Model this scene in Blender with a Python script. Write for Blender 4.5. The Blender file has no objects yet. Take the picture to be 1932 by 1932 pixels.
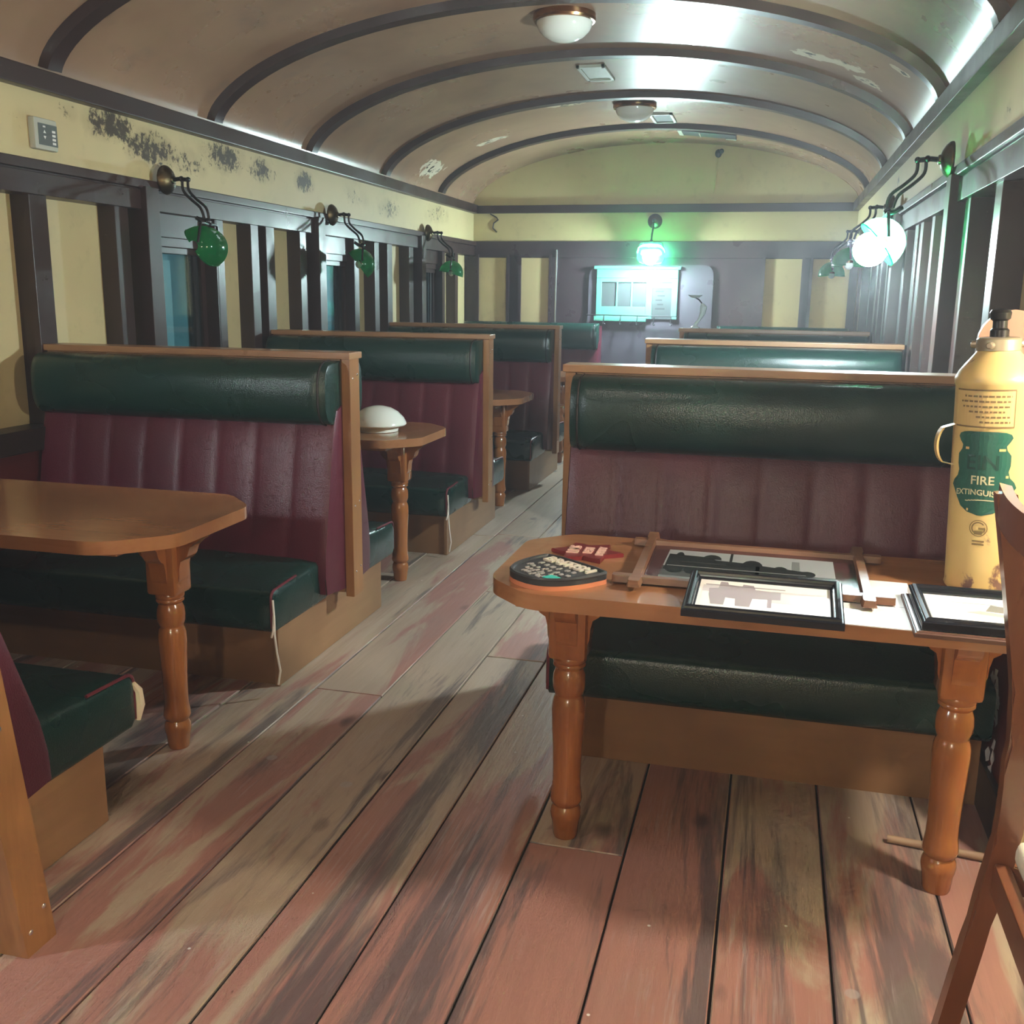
import bpy, bmesh, math, random
from mathutils import Vector, Matrix
random.seed(7)
S = 0.89                      # everything is laid out in units of 0.89 m and scaled to metres at the end
PI = math.pi
C = bpy.context.scene.collection
scn = bpy.context.scene

# ------------------------------------------------------------------ materials
class NB:
    def __init__(self, name):
        self.m = bpy.data.materials.new(name); self.m.use_nodes = True
        self.t = self.m.node_tree; self.t.nodes.clear()
        self.out = self.t.nodes.new('ShaderNodeOutputMaterial')
    def n(self, typ, **kw):
        nd = self.t.nodes.new('ShaderNode' + typ)
        for k, v in kw.items():
            if k in nd.inputs.keys(): self.put(nd.inputs[k], v)
            else: setattr(nd, k, v)
        return nd
    def put(self, sock, v):
        if isinstance(v, bpy.types.NodeSocket): self.t.links.new(v, sock)
        elif isinstance(v, (tuple, list)) and len(v) == 3 and sock.type == 'RGBA': sock.default_value = (*v, 1)
        else: sock.default_value = v
    def coord(self, scale=(1, 1, 1), loc=(0, 0, 0)):
        tc = self.n('TexCoord'); mp = self.n('Mapping')
        self.t.links.new(tc.outputs['Object'], mp.inputs['Vector'])
        mp.inputs['Scale'].default_value = tuple(s / S for s in scale); mp.inputs['Location'].default_value = loc
        return mp.outputs[0]
    def noise(self, vec, scale=5, detail=4, rough=.55, dist=0):
        return self.n('TexNoise', Vector=vec, Scale=float(scale), Detail=float(detail), Roughness=rough, Distortion=dist).outputs['Fac']
    def ramp(self, fac, stops):
        r = self.n('ValToRGB', Fac=fac); e = r.color_ramp.elements
        while len(e) < len(stops): e.new(.5)
        for el, (p, c) in zip(e, stops):
            el.position = p; el.color = (*c, 1) if len(c) == 3 else c
        return r.outputs['Color']
    def step(self, fac, a, b):
        return self.n('MapRange', **{'Value': fac, 'From Min': a, 'From Max': b}).outputs[0]
    def mix(self, f, a, b, blend='MIX'):
        x = self.n('MixRGB', blend_type=blend, Fac=f); self.put(x.inputs[1], a); self.put(x.inputs[2], b)
        return x.outputs[0]
    def math(self, op, a, b=0.0, clamp=False):
        x = self.n('Math', operation=op, use_clamp=clamp); self.put(x.inputs[0], a); self.put(x.inputs[1], b)
        return x.outputs[0]
    def bump(self, h, strength=.2, dist=.01):
        return self.n('Bump', Height=h, Strength=strength, Distance=dist).outputs[0]
    def done(self, **kw):
        b = self.n('BsdfPrincipled')
        for k, v in kw.items(): self.put(b.inputs[k], v)
        self.t.links.new(b.outputs[0], self.out.inputs[0]); return self.m

M = {}
def plain(name, col, rough=.5, metal=0.0, **kw):
    M[name] = NB(name).done(**{'Base Color': col, 'Roughness': rough, 'Metallic': metal, **kw}); return M[name]

def wood(name, c1, c2, axis='x', rough=.35, coat=0.0, scale=9.0):
    b = NB(name)
    st = {'x': (.12, 1.3, 1.3), 'y': (1.3, .12, 1.3), 'z': (1.3, 1.3, .12)}[axis]
    v = b.coord(st)
    f = b.noise(v, scale, 6, .6, 1.2); f2 = b.noise(v, scale * 5, 3, .6)
    fm = b.math('ADD', b.math('MULTIPLY', f, .7), b.math('MULTIPLY', f2, .3))
    col = b.ramp(fm, [(.3, c1), (.68, c2)])
    big = b.noise(b.coord((1, 1, 1), (3, 1, 2)), 2.2, 2)
    col = b.mix(b.step(big, .35, .7), col, tuple(x * .8 for x in c2))
    M[name] = b.done(**{'Base Color': col, 'Roughness': b.step(f2, -1.2 + rough, 2.2 + rough) if False else rough,
                        'Normal': b.bump(f2, .08, .003), 'Coat Weight': coat, 'Coat Roughness': .12})
    return M[name]

def leather(name, col, dark, rough=.33):
    b = NB(name)
    v = b.coord()
    f = b.noise(v, 2.5, 4); g = b.n('TexVoronoi', Vector=v, Scale=230.0).outputs['Distance']
    w = b.noise(v, 3, 2)
    c = b.mix(b.step(b.noise(v, 1.4, 1), .2, .8), col, dark)
    h = b.math('ADD', b.math('MULTIPLY', g, .5), b.math('MULTIPLY', b.noise(v, 3.5, 1), .8))
    M[name] = b.done(**{'Base Color': c, 'Roughness': b.n('MapRange', **{'Value': w, 'From Min': .3, 'From Max': .7, 'To Min': rough - .02, 'To Max': rough + .04}).outputs[0],
                        'Normal': b.bump(h, .22, .004), 'Specular IOR Level': .5})

def trim_paint(name, col, rough=.33):
    b = NB(name); v = b.coord()
    f = b.noise(v, 3, 5); g = b.noise(v, 40, 4, .7)
    c = b.mix(b.step(f, .4, .75), col, tuple(x * .7 for x in col))
    c = b.mix(b.math('MULTIPLY', b.step(g, .68, .75), .35), c, (.28, .24, .2))
    M[name] = b.done(**{'Base Color': c, 'Roughness': b.n('MapRange', **{'Value': f, 'From Min': .3, 'From Max': .7, 'To Min': rough - .06, 'To Max': rough + .12}).outputs[0], 'Normal': b.bump(b.noise(v, 25, 3), .06, .004)})

def cream(name, col, spots=(), stain=.35, rough=.55):
    b = NB(name); v = b.coord()
    big = b.noise(v, 1.6, 4); fine = b.noise(v, 9, 6, .65)
    c = b.mix(b.math('MULTIPLY', b.step(big, .45, .75), stain), col, tuple(x * .72 for x in col))
    c = b.mix(b.math('MULTIPLY', b.step(fine, .56, .7), stain * .6), c, (.30, .25, .13))
    if spots:
        sep = b.n('SeparateXYZ', Vector=v); tot = None
        for (y, z, ry, rz, k) in spots:
            dy = b.math('DIVIDE', b.math('SUBTRACT', sep.outputs[1], y), ry)
            dz = b.math('DIVIDE', b.math('SUBTRACT', sep.outputs[2], z), rz)
            d = b.math('ADD', b.math('MULTIPLY', dy, dy), b.math('MULTIPLY', dz, dz))
            g = b.math('MULTIPLY', b.step(d, 1.0, 0.0), k)
            tot = g if tot is None else b.math('MAXIMUM', tot, g)
        mo = b.noise(v, 26, 9, .72, .4)
        hard = b.step(b.math('ADD', b.math('MULTIPLY', mo, 1.0), b.math('MULTIPLY', tot, .36)), .71, .80)
        hard = b.math('MULTIPLY', hard, b.step(tot, .02, .2))
        soft = b.math('MULTIPLY', b.step(b.math('ADD', b.noise(v, 5, 4), b.math('MULTIPLY', tot, .45)), .55, .95), .55)
        soft = b.math('MULTIPLY', soft, b.step(tot, 0, .3))
        c = b.mix(soft, c, (.27, .20, .09)); c = b.mix(hard, c, (.045, .026, .008))
    M[name] = b.done(**{'Base Color': c, 'Roughness': rough, 'Normal': b.bump(fine, .08, .004)})

wood('table_wood_x', (.46, .22, .10), (.34, .145, .06), 'x', .22, .35)
wood('table_wood_z', (.46, .17, .045), (.30, .10, .028), 'z', .22, .4)
wood('rail_wood', (.40, .215, .10), (.29, .145, .065), 'x', .36, .15)
wood('post_wood', (.40, .19, .07), (.26, .115, .04), 'z', .35, .15)
wood('ply_x', (.36, .19, .085), (.26, .13, .055), 'x', .42, .05, 5)
wood('ply_y', (.38, .21, .10), (.28, .145, .065), 'y', .42, .05, 5)
wood('chair_wood', (.27, .10, .045), (.17, .055, .025), 'z', .28, .4, 6)
wood('board_wood', (.42, .22, .13), (.33, .16, .09), 'x', .5, 0, 6)
wood('frame_oak', (.30, .15, .075), (.15, .06, .03), 'x', .45, .1, 12)
wood('stick_wood', (.40, .26, .16), (.26, .16, .1), 'x', .6, 0, 8)
leather('green_vinyl', (.006, .034, .026), (.004, .022, .018), .27)
leather('burgundy_vinyl', (.105, .012, .026), (.070, .008, .018), .35)
leather('wall_vinyl', (.12, .016, .018), (.085, .012, .013), .45)
trim_paint('brown_paint', (.036, .017, .015))
trim_paint('dado_paint', (.030, .018, .016))
trim_paint('endwall_paint', (.045, .026, .032), .3)
trim_paint('door_paint', (.085, .075, .095), .28)
SPOTS = [(4.58, 2.37, .26, .11, 1.0), (4.90, 2.30, .34, .12, .95), (5.25, 2.27, .25, .10, .65), (5.66, 2.36, .34, .13, .9), (6.1, 2.33, .25, .1, .85),
         (6.72, 2.33, .2, .1, .95), (7.6, 2.3, .4, .1, .45), (8.35, 2.27, .35, .12, .7), (9.6, 2.33, .5, .12, .6), (4.25, 2.38, .1, .06, .55), (3.9, 2.3, .25, .1, .3)]
CREAM = (.56, .46, .24)
cream('cream_frieze', CREAM, SPOTS, .35)
cream('cream_frieze_right', CREAM, [(4.0, 2.22, .1, .05, .5), (7.4, 2.35, .12, .05, .7), (6.2, 2.3, .1, .06, .6)], .3)
cream('cream_panel', CREAM, (), .45)
cream('cream_end', (.58, .50, .25), (), .35)

def ceiling_mat():
    b = NB('ceiling_paint'); v = b.coord()
    big = b.noise(v, 1.3, 5); str_ = b.noise(b.coord((.25, 4, 1)), 6, 4)
    c = b.mix(b.step(big, .35, .7), (.34, .215, .135), (.24, .145, .09))
    c = b.mix(b.math('MULTIPLY', b.step(b.noise(v, 3.2, 5, .6), .58, .72), .35), c, (.13, .115, .10))
    sep = b.n('SeparateXYZ', Vector=v)
    tot = None
    for (x, y, rx, ry) in ((.12, 6.35, .16, .10), (.30, 6.33, .12, .10), (.44, 6.5, .10, .09), (-2.6, 9.24, .17, .08), (-3.12, 9.1, .1, .3), (.55, 5.9, .06, .05), (-1.75, 8.5, .2, .06)):
        dx = b.math('DIVIDE', b.math('SUBTRACT', sep.outputs[0], x), rx); dy = b.math('DIVIDE', b.math('SUBTRACT', sep.outputs[1], y), ry)
        g = b.step(b.math('ADD', b.math('MULTIPLY', dx, dx), b.math('MULTIPLY', dy, dy)), 1.2, 0)
        tot = g if tot is None else b.math('MAXIMUM', tot, g)
    pe = b.math('ADD', b.noise(v, 13, 6, .6), b.math('MULTIPLY', tot, .4))
    m1 = b.math('MULTIPLY', b.step(pe, .69, .72), b.step(tot, 0.01, .1)); m2 = b.math('MULTIPLY', b.step(b.math('ADD', b.noise(b.coord((1, 1, 1), (5, 5, 5)), 17, 5), b.math('MULTIPLY', tot, .25)), .78, .80), b.step(tot, .2, .4))
    c = b.mix(m1, c, (.62, .56, .42)); c = b.mix(m2, c, (.05, .05, .045))
    M['ceiling_paint'] = b.done(**{'Base Color': c, 'Roughness': b.n('MapRange', **{'Value': big, 'From Min': .3, 'From Max': .7, 'To Min': .25, 'To Max': .34}).outputs[0]})
ceiling_mat()

def floor_mat():
    b = NB('floor_boards'); v = b.coord()
    geo = b.n('NewGeometry'); rnd = geo.outputs['Random Per Island']
    off = b.n('CombineXYZ', X=b.math('MULTIPLY', rnd, 37.0), Y=b.math('MULTIPLY', rnd, 91.0), Z=b.math('MULTIPLY', rnd, 17.0)).outputs[0]
    def shifted(sc):
        add = b.n('VectorMath', operation='ADD'); b.put(add.inputs[0], b.coord(sc)); b.put(add.inputs[1], off); return add.outputs[0]
    g1 = b.noise(shifted((1, .09, 1)), 11, 6, .6, .6); g2 = b.noise(shifted((1, .05, 1)), 70, 4, .65)
    base = b.ramp(b.math('ADD', b.math('MULTIPLY', g1, .7), b.math('MULTIPLY', g2, .3)), [(.3, (.33, .235, .165)), (.5, (.43, .325, .235)), (.7, (.49, .395, .30))])
    base = b.mix(b.math('MULTIPLY', rnd, .35), base, (.34, .28, .225))
    sep = b.n('SeparateXYZ', Vector=v)
    near = b.math('ADD', b.step(sep.outputs[1], 4.6, 2.0), b.math('MULTIPLY', b.step(sep.outputs[0], -1.6, .6), .25))
    r1 = b.noise(shifted((1, .17, 1)), 3.6, 8, .62, .7)
    wn = b.n('TexWhiteNoise', noise_dimensions='1D', W=rnd).outputs['Value']
    red = b.step(b.math('ADD', b.math('ADD', r1, b.math('MULTIPLY', near, .11)), b.math('MULTIPLY', wn, .18)), .63, .70)
    redc = b.mix(g2, (.42, .185, .155), (.26, .095, .085))
    c = b.mix(b.math('MULTIPLY', red, .78), base, redc)
    k1 = b.noise(shifted((1, .10, 1)), 5.0, 8, .62, 1.0)
    kk = b.math('ADD', b.math('ADD', k1, b.math('MULTIPLY', near, .055)), b.math('MULTIPLY', b.math('SUBTRACT', g2, .5), .18))
    dk = b.step(kk, .56, .65)
    c = b.mix(b.math('MULTIPLY', dk, .80), c, b.mix(g2, (.065, .052, .055), (.13, .11, .115)))
    k2 = b.noise(shifted((1, .30, 1)), 2.6, 6, .65)
    c = b.mix(b.math('MULTIPLY', b.step(k2, .55, .75), .35), c, (.24, .215, .20))
    # worn pale scrapes along the grain
    sc = b.noise(shifted((1, .035, 1)), 95, 4, .7); sm = b.noise(shifted((1, .5, 1)), 4, 4)
    c = b.mix(b.math('MULTIPLY', b.math('MULTIPLY', b.step(sc, .52, .66), b.step(sm, .48, .62)), .38), c, (.46, .42, .40))
    # knots and plugged nail holes
    vo = b.n('TexVoronoi', Vector=shifted((1, .55, 1)), Scale=3.7, Randomness=1.0)
    kd = b.math('ADD', vo.outputs['Distance'], b.math('MULTIPLY', b.noise(shifted((1, .5, 1)), 22, 4), .10))
    c = b.mix(b.math('MULTIPLY', b.step(kd, .185, .105), .85), c, (.075, .05, .05))
    wc = b.n('TexVoronoi', Vector=v, Scale=2.7)
    c = b.mix(b.math('MULTIPLY', b.step(wc.outputs['Distance'], .060, .050), .6), c, (.36, .33, .32))
    sp = b.n('TexVoronoi', Vector=v, Scale=6.5)
    c = b.mix(b.step(sp.outputs['Distance'], .034, .024), c, (.75, .72, .66))
    M['floor_boards'] = b.done(**{'Base Color': c, 'Roughness': b.n('MapRange', **{'Value': r1, 'From Min': .3, 'From Max': .7, 'To Min': .36, 'To Max': .52}).outputs[0],
                                  'Normal': b.bump(b.math('ADD', g2, b.math('MULTIPLY', g1, .6)), .22, .004), 'Specular IOR Level': .4})
floor_mat()

def yellow_mat():
    b = NB('yellow_enamel'); v = b.coord()
    n = b.noise(v, 13, 6, .62, .4); sep = b.n('SeparateXYZ', Vector=v)
    low = b.step(sep.outputs[2], .16, .0); top = b.step(sep.outputs[2], .50, .56)
    c = b.mix(b.step(b.noise(v, 4, 4), .4, .7), (.58, .42, .17), (.50, .34, .12))
    rust = b.step(b.math('ADD', n, b.math('ADD', b.math('MULTIPLY', low, .20), b.math('MULTIPLY', top, .05))), .68, .74)
    c = b.mix(rust, c, b.mix(b.noise(v, 30, 4), (.09, .04, .025), (.20, .11, .08)))
    M['yellow_enamel'] = b.done(**{'Base Color': c, 'Roughness': .38, 'Normal': b.bump(n, .1, .004)})
yellow_mat()

plain('seam_black', (.012, .008, .008), .6)
plain('piping_red', (.13, .02, .03), .4)
plain('piping_green', (.01, .05, .035), .35)
plain('string_white', (.75, .7, .62), .7)
plain('foam', (.72, .62, .45), .9)
plain('nail_steel', (.75, .73, .7), .25, 1.0)
plain('brass_old', (.10, .07, .035), .38, 1.0)
plain('brass_rim', (.35, .17, .08), .25, 1.0)
plain('iron_dark', (.02, .018, .018), .3, .7)
plain('chrome', (.7, .72, .72), .15, 1.0)
plain('opal_glass', (.78, .80, .72), .12)
plain('gap_dark', (.02, .016, .014), .9)
plain('outer_dark', (.03, .025, .025), .8)
plain('black_lacquer', (.008, .010, .016), .18, 0.0)
plain('frame_thin_brown', (.10, .045, .03), .4)
plain('paper_white', (.86, .86, .84), .5)
plain('mount_brown', (.075, .028, .030), .22)
plain('photo_sky', (.36, .40, .42), .18)
plain('photo_dark', (.020, .024, .026), .18)
plain('photo_mid', (.075, .085, .088), .18)
plain('photo_light', (.20, .22, .225), .18)
plain('photo_faded', (.40, .36, .40), .18)
plain('photo_faded_light', (.66, .63, .66), .18)
plain('photo_grey', (.36, .42, .44), .18)
plain('plaque_iron', (.028, .030, .033), .45)
plain('plaque_edge', (.60, .21, .10), .6)
plain('plaque_letter', (.66, .60, .50), .6)
plain('plaque_letter_grey', (.30, .29, .27), .6)
plain('teal_sticker', (.03, .50, .40), .5)
plain('red_enamel', (.20, .022, .025), .3)
plain('red_letter', (.78, .50, .42), .5)
plain('ext_green', (.014, .085, .062), .3)
plain('ext_green_dark', (.008, .045, .035), .35)
plain('ext_text', (.50, .46, .28), .45)
plain('ext_print', (.16, .10, .035), .5)
plain('ext_label', (.52, .36, .14), .45)
plain('ext_brown', (.30, .13, .06), .5)
plain('cream_vinyl', (.80, .76, .62), .4)
plain('grey_plastic', (.42, .43, .36), .4)
plain('lcd_grey', (.105, .125, .125), .3)
plain('print_white', (.75, .75, .7), .5)
plain('metal_cap', (.34, .28, .19), .4, .6)
plain('pale_enamel', (.62, .74, .74), .25)
plain('wire_dark', (.06, .06, .065), .35, .6)
plain('vent_white', (.42, .46, .38), .45)
plain('vent_dark', (.03, .03, .03), .7)
plain('hatch_green', (.10, .36, .27), .35)
plain('hatch_pane', (.06, .07, .075), .25)
plain('blind_teal', (.13, .32, .37), .5)
plain('blind_pale', (.25, .45, .48), .45)
plain('curtain_black', (.012, .010, .011), .8)
plain('plaster', (.52, .50, .46), .9)

b = NB('window_glass')
gl = b.n('BsdfGlossy', Color=(.9, .95, 1.0), Roughness=.06); tr = b.n('BsdfTransparent', Color=(.82, .92, .94))
mx = b.n('MixShader', Fac=.10); b.t.links.new(tr.outputs[0], mx.inputs[1]); b.t.links.new(gl.outputs[0], mx.inputs[2])
b.t.links.new(mx.outputs[0], b.out.inputs[0]); M['window_glass'] = b.m

b = NB('green_glass')
tl = b.n('BsdfTranslucent', Color=(.06, .85, .30)); gg = b.n('BsdfPrincipled')
b.put(gg.inputs['Base Color'], (.003, .065, .03)); gg.inputs['Roughness'].default_value = .08
mx = b.n('MixShader', Fac=.52); b.t.links.new(tl.outputs[0], mx.inputs[1]); b.t.links.new(gg.outputs[0], mx.inputs[2])
b.t.links.new(mx.outputs[0], b.out.inputs[0]); M['green_glass'] = b.m
M['opal_inner'] = M['opal_glass']

def emit(name, col, power_w, r):
    b = NB(name); e = b.n('Emission', Color=col)
    e.inputs['Strength'].default_value = power_w / (4 * PI * r * r * PI)
    b.t.links.new(e.outputs[0], b.out.inputs[0]); M[name] = b.m

# ------------------------------------------------------------------ geometry helpers
def V3(*a): return Vector(a)
def bx(bm, c0, c1, mi=0, bev=0.0, seg=2):
    r = bmesh.ops.create_cube(bm, size=1.0)
    vs = r['verts']
    for v in vs:
        v.co = Vector([c0[i] + (v.co[i] + .5) * (c1[i] - c0[i]) for i in range(3)])
    fs = list({f for v in vs for f in v.link_faces})
    for f in fs: f.material_index = mi
    if bev:
        es = list({e for v in vs for e in v.link_edges})
        nb = bmesh.ops.bevel(bm, geom=es, offset=bev, segments=seg, affect='EDGES', profile=.5)
        for f in nb['faces']: f.material_index = mi
    return vs
def loft(bm, secs, mi=0, cap=True, closed=True):
    rows = [[bm.verts.new(p) for p in s] for s in secs]
    n = len(rows[0])
    for a, b_ in zip(rows, rows[1:]):
        for i in range(n if closed else n - 1):
            j = (i + 1) % n
            f = bm.faces.new((a[i], a[j], b_[j], b_[i])); f.material_index = mi
    if cap:
        f = bm.faces.new(rows[0][::-1]); f.material_index = mi
        f = bm.faces.new(rows[-1]); f.material_index = mi
    return rows
def tube(bm, pts, r, n=8, mi=0, closed=False):
    pts = [Vector(p) for p in pts]; secs = []
    up = Vector((0, 0, 1)); m = len(pts)
    prev = None
    for i, p in enumerate(pts):
        a = pts[i - 1] if (i or closed) else p; c = pts[(i + 1) % m] if (i < m - 1 or closed) else p
        d = (c - a).normalized()
        if prev is None:
            u = d.orthogonal().normalized()
        else:
            u = (prev - d * prev.dot(d)).normalized()
        prev = u; w = d.cross(u)
        rr = r[i] if isinstance(r, (list, tuple)) else r
        secs.append([p + (u * math.cos(2 * PI * k / n) + w * math.sin(2 * PI * k / n)) * rr for k in range(n)])
    if closed: secs.append(secs[0]); 
    if closed:
        rows = [[bm.verts.new(q) for q in s] for s in secs[:-1]]
        for i in range(m):
            a, b_ = rows[i], rows[(i + 1) % m]
            for k in range(n):
                f = bm.faces.new((a[k], a[(k + 1) % n], b_[(k + 1) % n], b_[k])); f.material_index = mi
    else: loft(bm, secs, mi)
def lathe(bm, prof, n=24, mi=0, center=(0, 0, 0), axis='z', cap=True):
    secs = []
    for (r, z) in prof:
        ring = []
        for k in range(n):
            a = 2 * PI * k / n; x, y = r * math.cos(a), r * math.sin(a)
            p = {'z': (x, y, z), 'x': (z, x, y), 'y': (y, z, x)}[axis]
            ring.append(Vector(p) + Vector(center))
        secs.append(ring)
    loft(bm, secs, mi, cap)
def sphere(bm, c, r, u=16, v=10, mi=0, sc=(1, 1, 1)):
    res = bmesh.ops.create_uvsphere(bm, u_segments=u, v_segments=v, radius=1.0)
    for q in res['verts']: q.co = Vector((q.co.x * r * sc[0] + c[0], q.co.y * r * sc[1] + c[1], q.co.z * r * sc[2] + c[2]))
    for f in {f for q in res['verts'] for f in q.link_faces}: f.material_index = mi
def poly_prism(bm, pts, z0, z1, mi=0, bev=0.0, seg=2):
    lo = [bm.verts.new((x, y, z0)) for x, y in pts]; hi = [bm.verts.new((x, y, z1)) for x, y in pts]
    n = len(pts); fs = [bm.faces.new(lo[::-1]), bm.faces.new(hi)]
    for i in range(n): fs.append(bm.faces.new((lo[i], lo[(i + 1) % n], hi[(i + 1) % n], hi[i])))
    for f in fs: f.material_index = mi
    if bev:
        es = [e for f in fs[:2] for e in f.edges]
        r = bmesh.ops.bevel(bm, geom=es, offset=bev, segments=seg, affect='EDGES', profile=.5)
        for f in r['faces']: f.material_index = mi
def flat(bm, pts, mi=0):
    f = bm.faces.new([bm.verts.new(p) for p in pts]); f.material_index = mi
def round_poly(pts, rad, k=4):
    out = []; n = len(pts)
    for i, p in enumerate(pts):
        r = rad[i] if isinstance(rad, (list, tuple)) else rad
        p = Vector(p); a = Vector(pts[i - 1]); c = Vector(pts[(i + 1) % n])
        if r <= 0: out.append(tuple(p)); continue
        u = (a - p).normalized() * r; w = (c - p).normalized() * r
        for j in range(k + 1):
            t = j / k
            q = (p + u) * (1 - t) ** 2 + p * 2 * t * (1 - t) + (p + w) * t ** 2
            out.append((q.x, q.y))
    return out
def obj(name, bm, mats, parent=None, smooth=35, loc=None, mat_world=None):
    bmesh.ops.recalc_face_normals(bm, faces=bm.faces)
    me = bpy.data.meshes.new(name); bm.to_mesh(me); bm.free()
    if not isinstance(mats, (list, tuple)): mats = [mats]
    for m in mats: me.materials.append(M[m])
    if smooth:
        me.shade_smooth(); me.set_sharp_from_angle(angle=math.radians(smooth))
    o = bpy.data.objects.new(name, me); C.objects.link(o)
    if 0 < smooth <= 35:
        md = o.modifiers.new('wn', 'WEIGHTED_NORMAL'); md.keep_sharp = True; md.weight = 80
    if parent: o.parent = parent
    if loc: o.location = loc
    return o
def thing(name, label, cat, loc=(0, 0, 0), rot=(0, 0, 0), group=None):
    o = bpy.data.objects.new(name, None); C.objects.link(o); o.empty_display_size = .1
    o.location = loc; o.rotation_euler = rot; o['label'] = label; o['category'] = cat
    if group: o['group'] = group
    return o
def tag(o, label, cat, group=None):
    o['label'] = label; o['category'] = cat
    if group: o['group'] = group
    return o
def struct(name, bm, mats, smooth=35, parent=None):
    o = obj(name, bm, mats, parent, smooth)
    if parent is None: o['kind'] = 'structure'
    return o
def dup(root, label, loc, rot=None, scale=None):
    r = root.copy(); C.objects.link(r); r.location = loc; r['label'] = label
    if rot: r.rotation_euler = rot
    for ch in list(root.children):
        c = ch.copy(); C.objects.link(c); c.parent = r
        for g in ch.children:
            d = g.copy(); C.objects.link(d); d.parent = c
    return r
def text_bm(bm, s, size, extrude, xf, mi=0, bold=0.0, align='CENTER'):
    cu = bpy.data.curves.new('t', 'FONT'); cu.body = s; cu.size = size; cu.extrude = extrude; cu.align_x = align; cu.align_y = 'CENTER'
    cu.offset = bold; cu.resolution_u = 3
    o = bpy.data.objects.new('t', cu); C.objects.link(o)
    dg = bpy.context.evaluated_depsgraph_get(); me = o.evaluated_get(dg).to_mesh()
    tb = bmesh.new(); tb.from_mesh(me)
    mp = {}
    for v in tb.verts: mp[v.index] = bm.verts.new(xf(v.co))
    for f in tb.faces:
        try:
            nf = bm.faces.new([mp[v.index] for v in f.verts]); nf.material_index = mi
        except ValueError: pass
    tb.free(); bpy.data.objects.remove(o); bpy.data.curves.remove(cu)

# ------------------------------------------------------------------ the carriage shell
WL, WR = -3.25, .74; XC = -1.255; HW = 1.995; Y0, YE = -1.6, 10.85
ZC0, ZC1 = 2.43, 2.52; ZR0, ZR1 = 1.985, 2.135
def arch(x):
    d = abs(x - XC) / HW
    return 2.515 + .6 * max(0.0, 1 - d * d) ** .571

# floor: separate boards with dark gaps
bm = bmesh.new()
edges = [WL - .1, -3.1, -2.83, -2.55, -2.27, -1.99, -1.71, -1.42, -1.145, -.877, -.602, -.318, -.04, .235, .53, .80, 1.08, 1.5]
joints = {-1.71: [3.5, 6.3, 9.2], -.602: [2.6, 6.0, 8.8], -1.42: [5.0, 1.4, 8.0], -1.145: [4.05, 6.9], -.877: [5.6, 1.0, 9.5], -.318: [4.7, 1.2], -.04: [3.7], .235: [1.75, 5.0], .53: [3.3]}
for a, c in zip(edges, edges[1:]):
    ys = sorted([Y0 - .1, YE + .1] + joints.get(a, [random.uniform(1, 4), random.uniform(5, 9)]))
    for ya, yb in zip(ys, ys[1:]):
        g = .0035; dz = random.uniform(-.0015, .0015)
        bx(bm, (a + g, ya + g * .8, -.02), (c - g, yb - g * .8, dz), 0, .003, 1)
bx(bm, (WL - .1, Y0 - .1, -.06), (1.5, YE + .1, -.012), 1)
struct('floor', bm, ['floor_boards', 'gap_dark'], 25)

# ceiling vault
bm = bmesh.new()
N = 48
xs = [XC - HW * math.cos(PI * k / N) for k in range(N + 1)]
ins = [(x, arch(x)) for x in xs]
outp = [(XC + (x - XC) * 1.03, 2.5 + (z - 2.5) * 1.0 + .05) for x, z in ins]
sec = ins + outp[::-1]
loft(bm, [[V3(x, y, z) for x, z in sec] for y in (Y0, 1, 4, 7, YE)])
struct('ceiling', bm, 'ceiling_paint', 40)

# ribs
def rib(i, y, w=.115, dep=.045):
    bm = bmesh.new()
    secs = []
    for k in range(1, N):
        x, z = ins[k]; px, pz = ins[k - 1]; nx, nz = ins[k + 1]
        t = Vector((nx - px, nz - pz)).normalized(); n = Vector((t.y, -t.x))   # pointing into the room
        q = Vector((x, z)) + n * dep; q0 = Vector((x, z)) - n * .01
        secs.append([V3(q0.x, y - w / 2, q0.y), V3(q.x, y - w / 2 + .012, q.y), V3(q.x, y + w / 2 - .012, q.y), V3(q0.x, y + w / 2, q0.y)])
    loft(bm, secs)
    struct('trim_%d' % i, bm, 'brown_paint', 30)
tn = 1
for y in (-.1, 1.3, 2.75, 4.13, 5.52, 6.8, 8.2, 9.68):
    rib(tn, y); tn += 1

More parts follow.
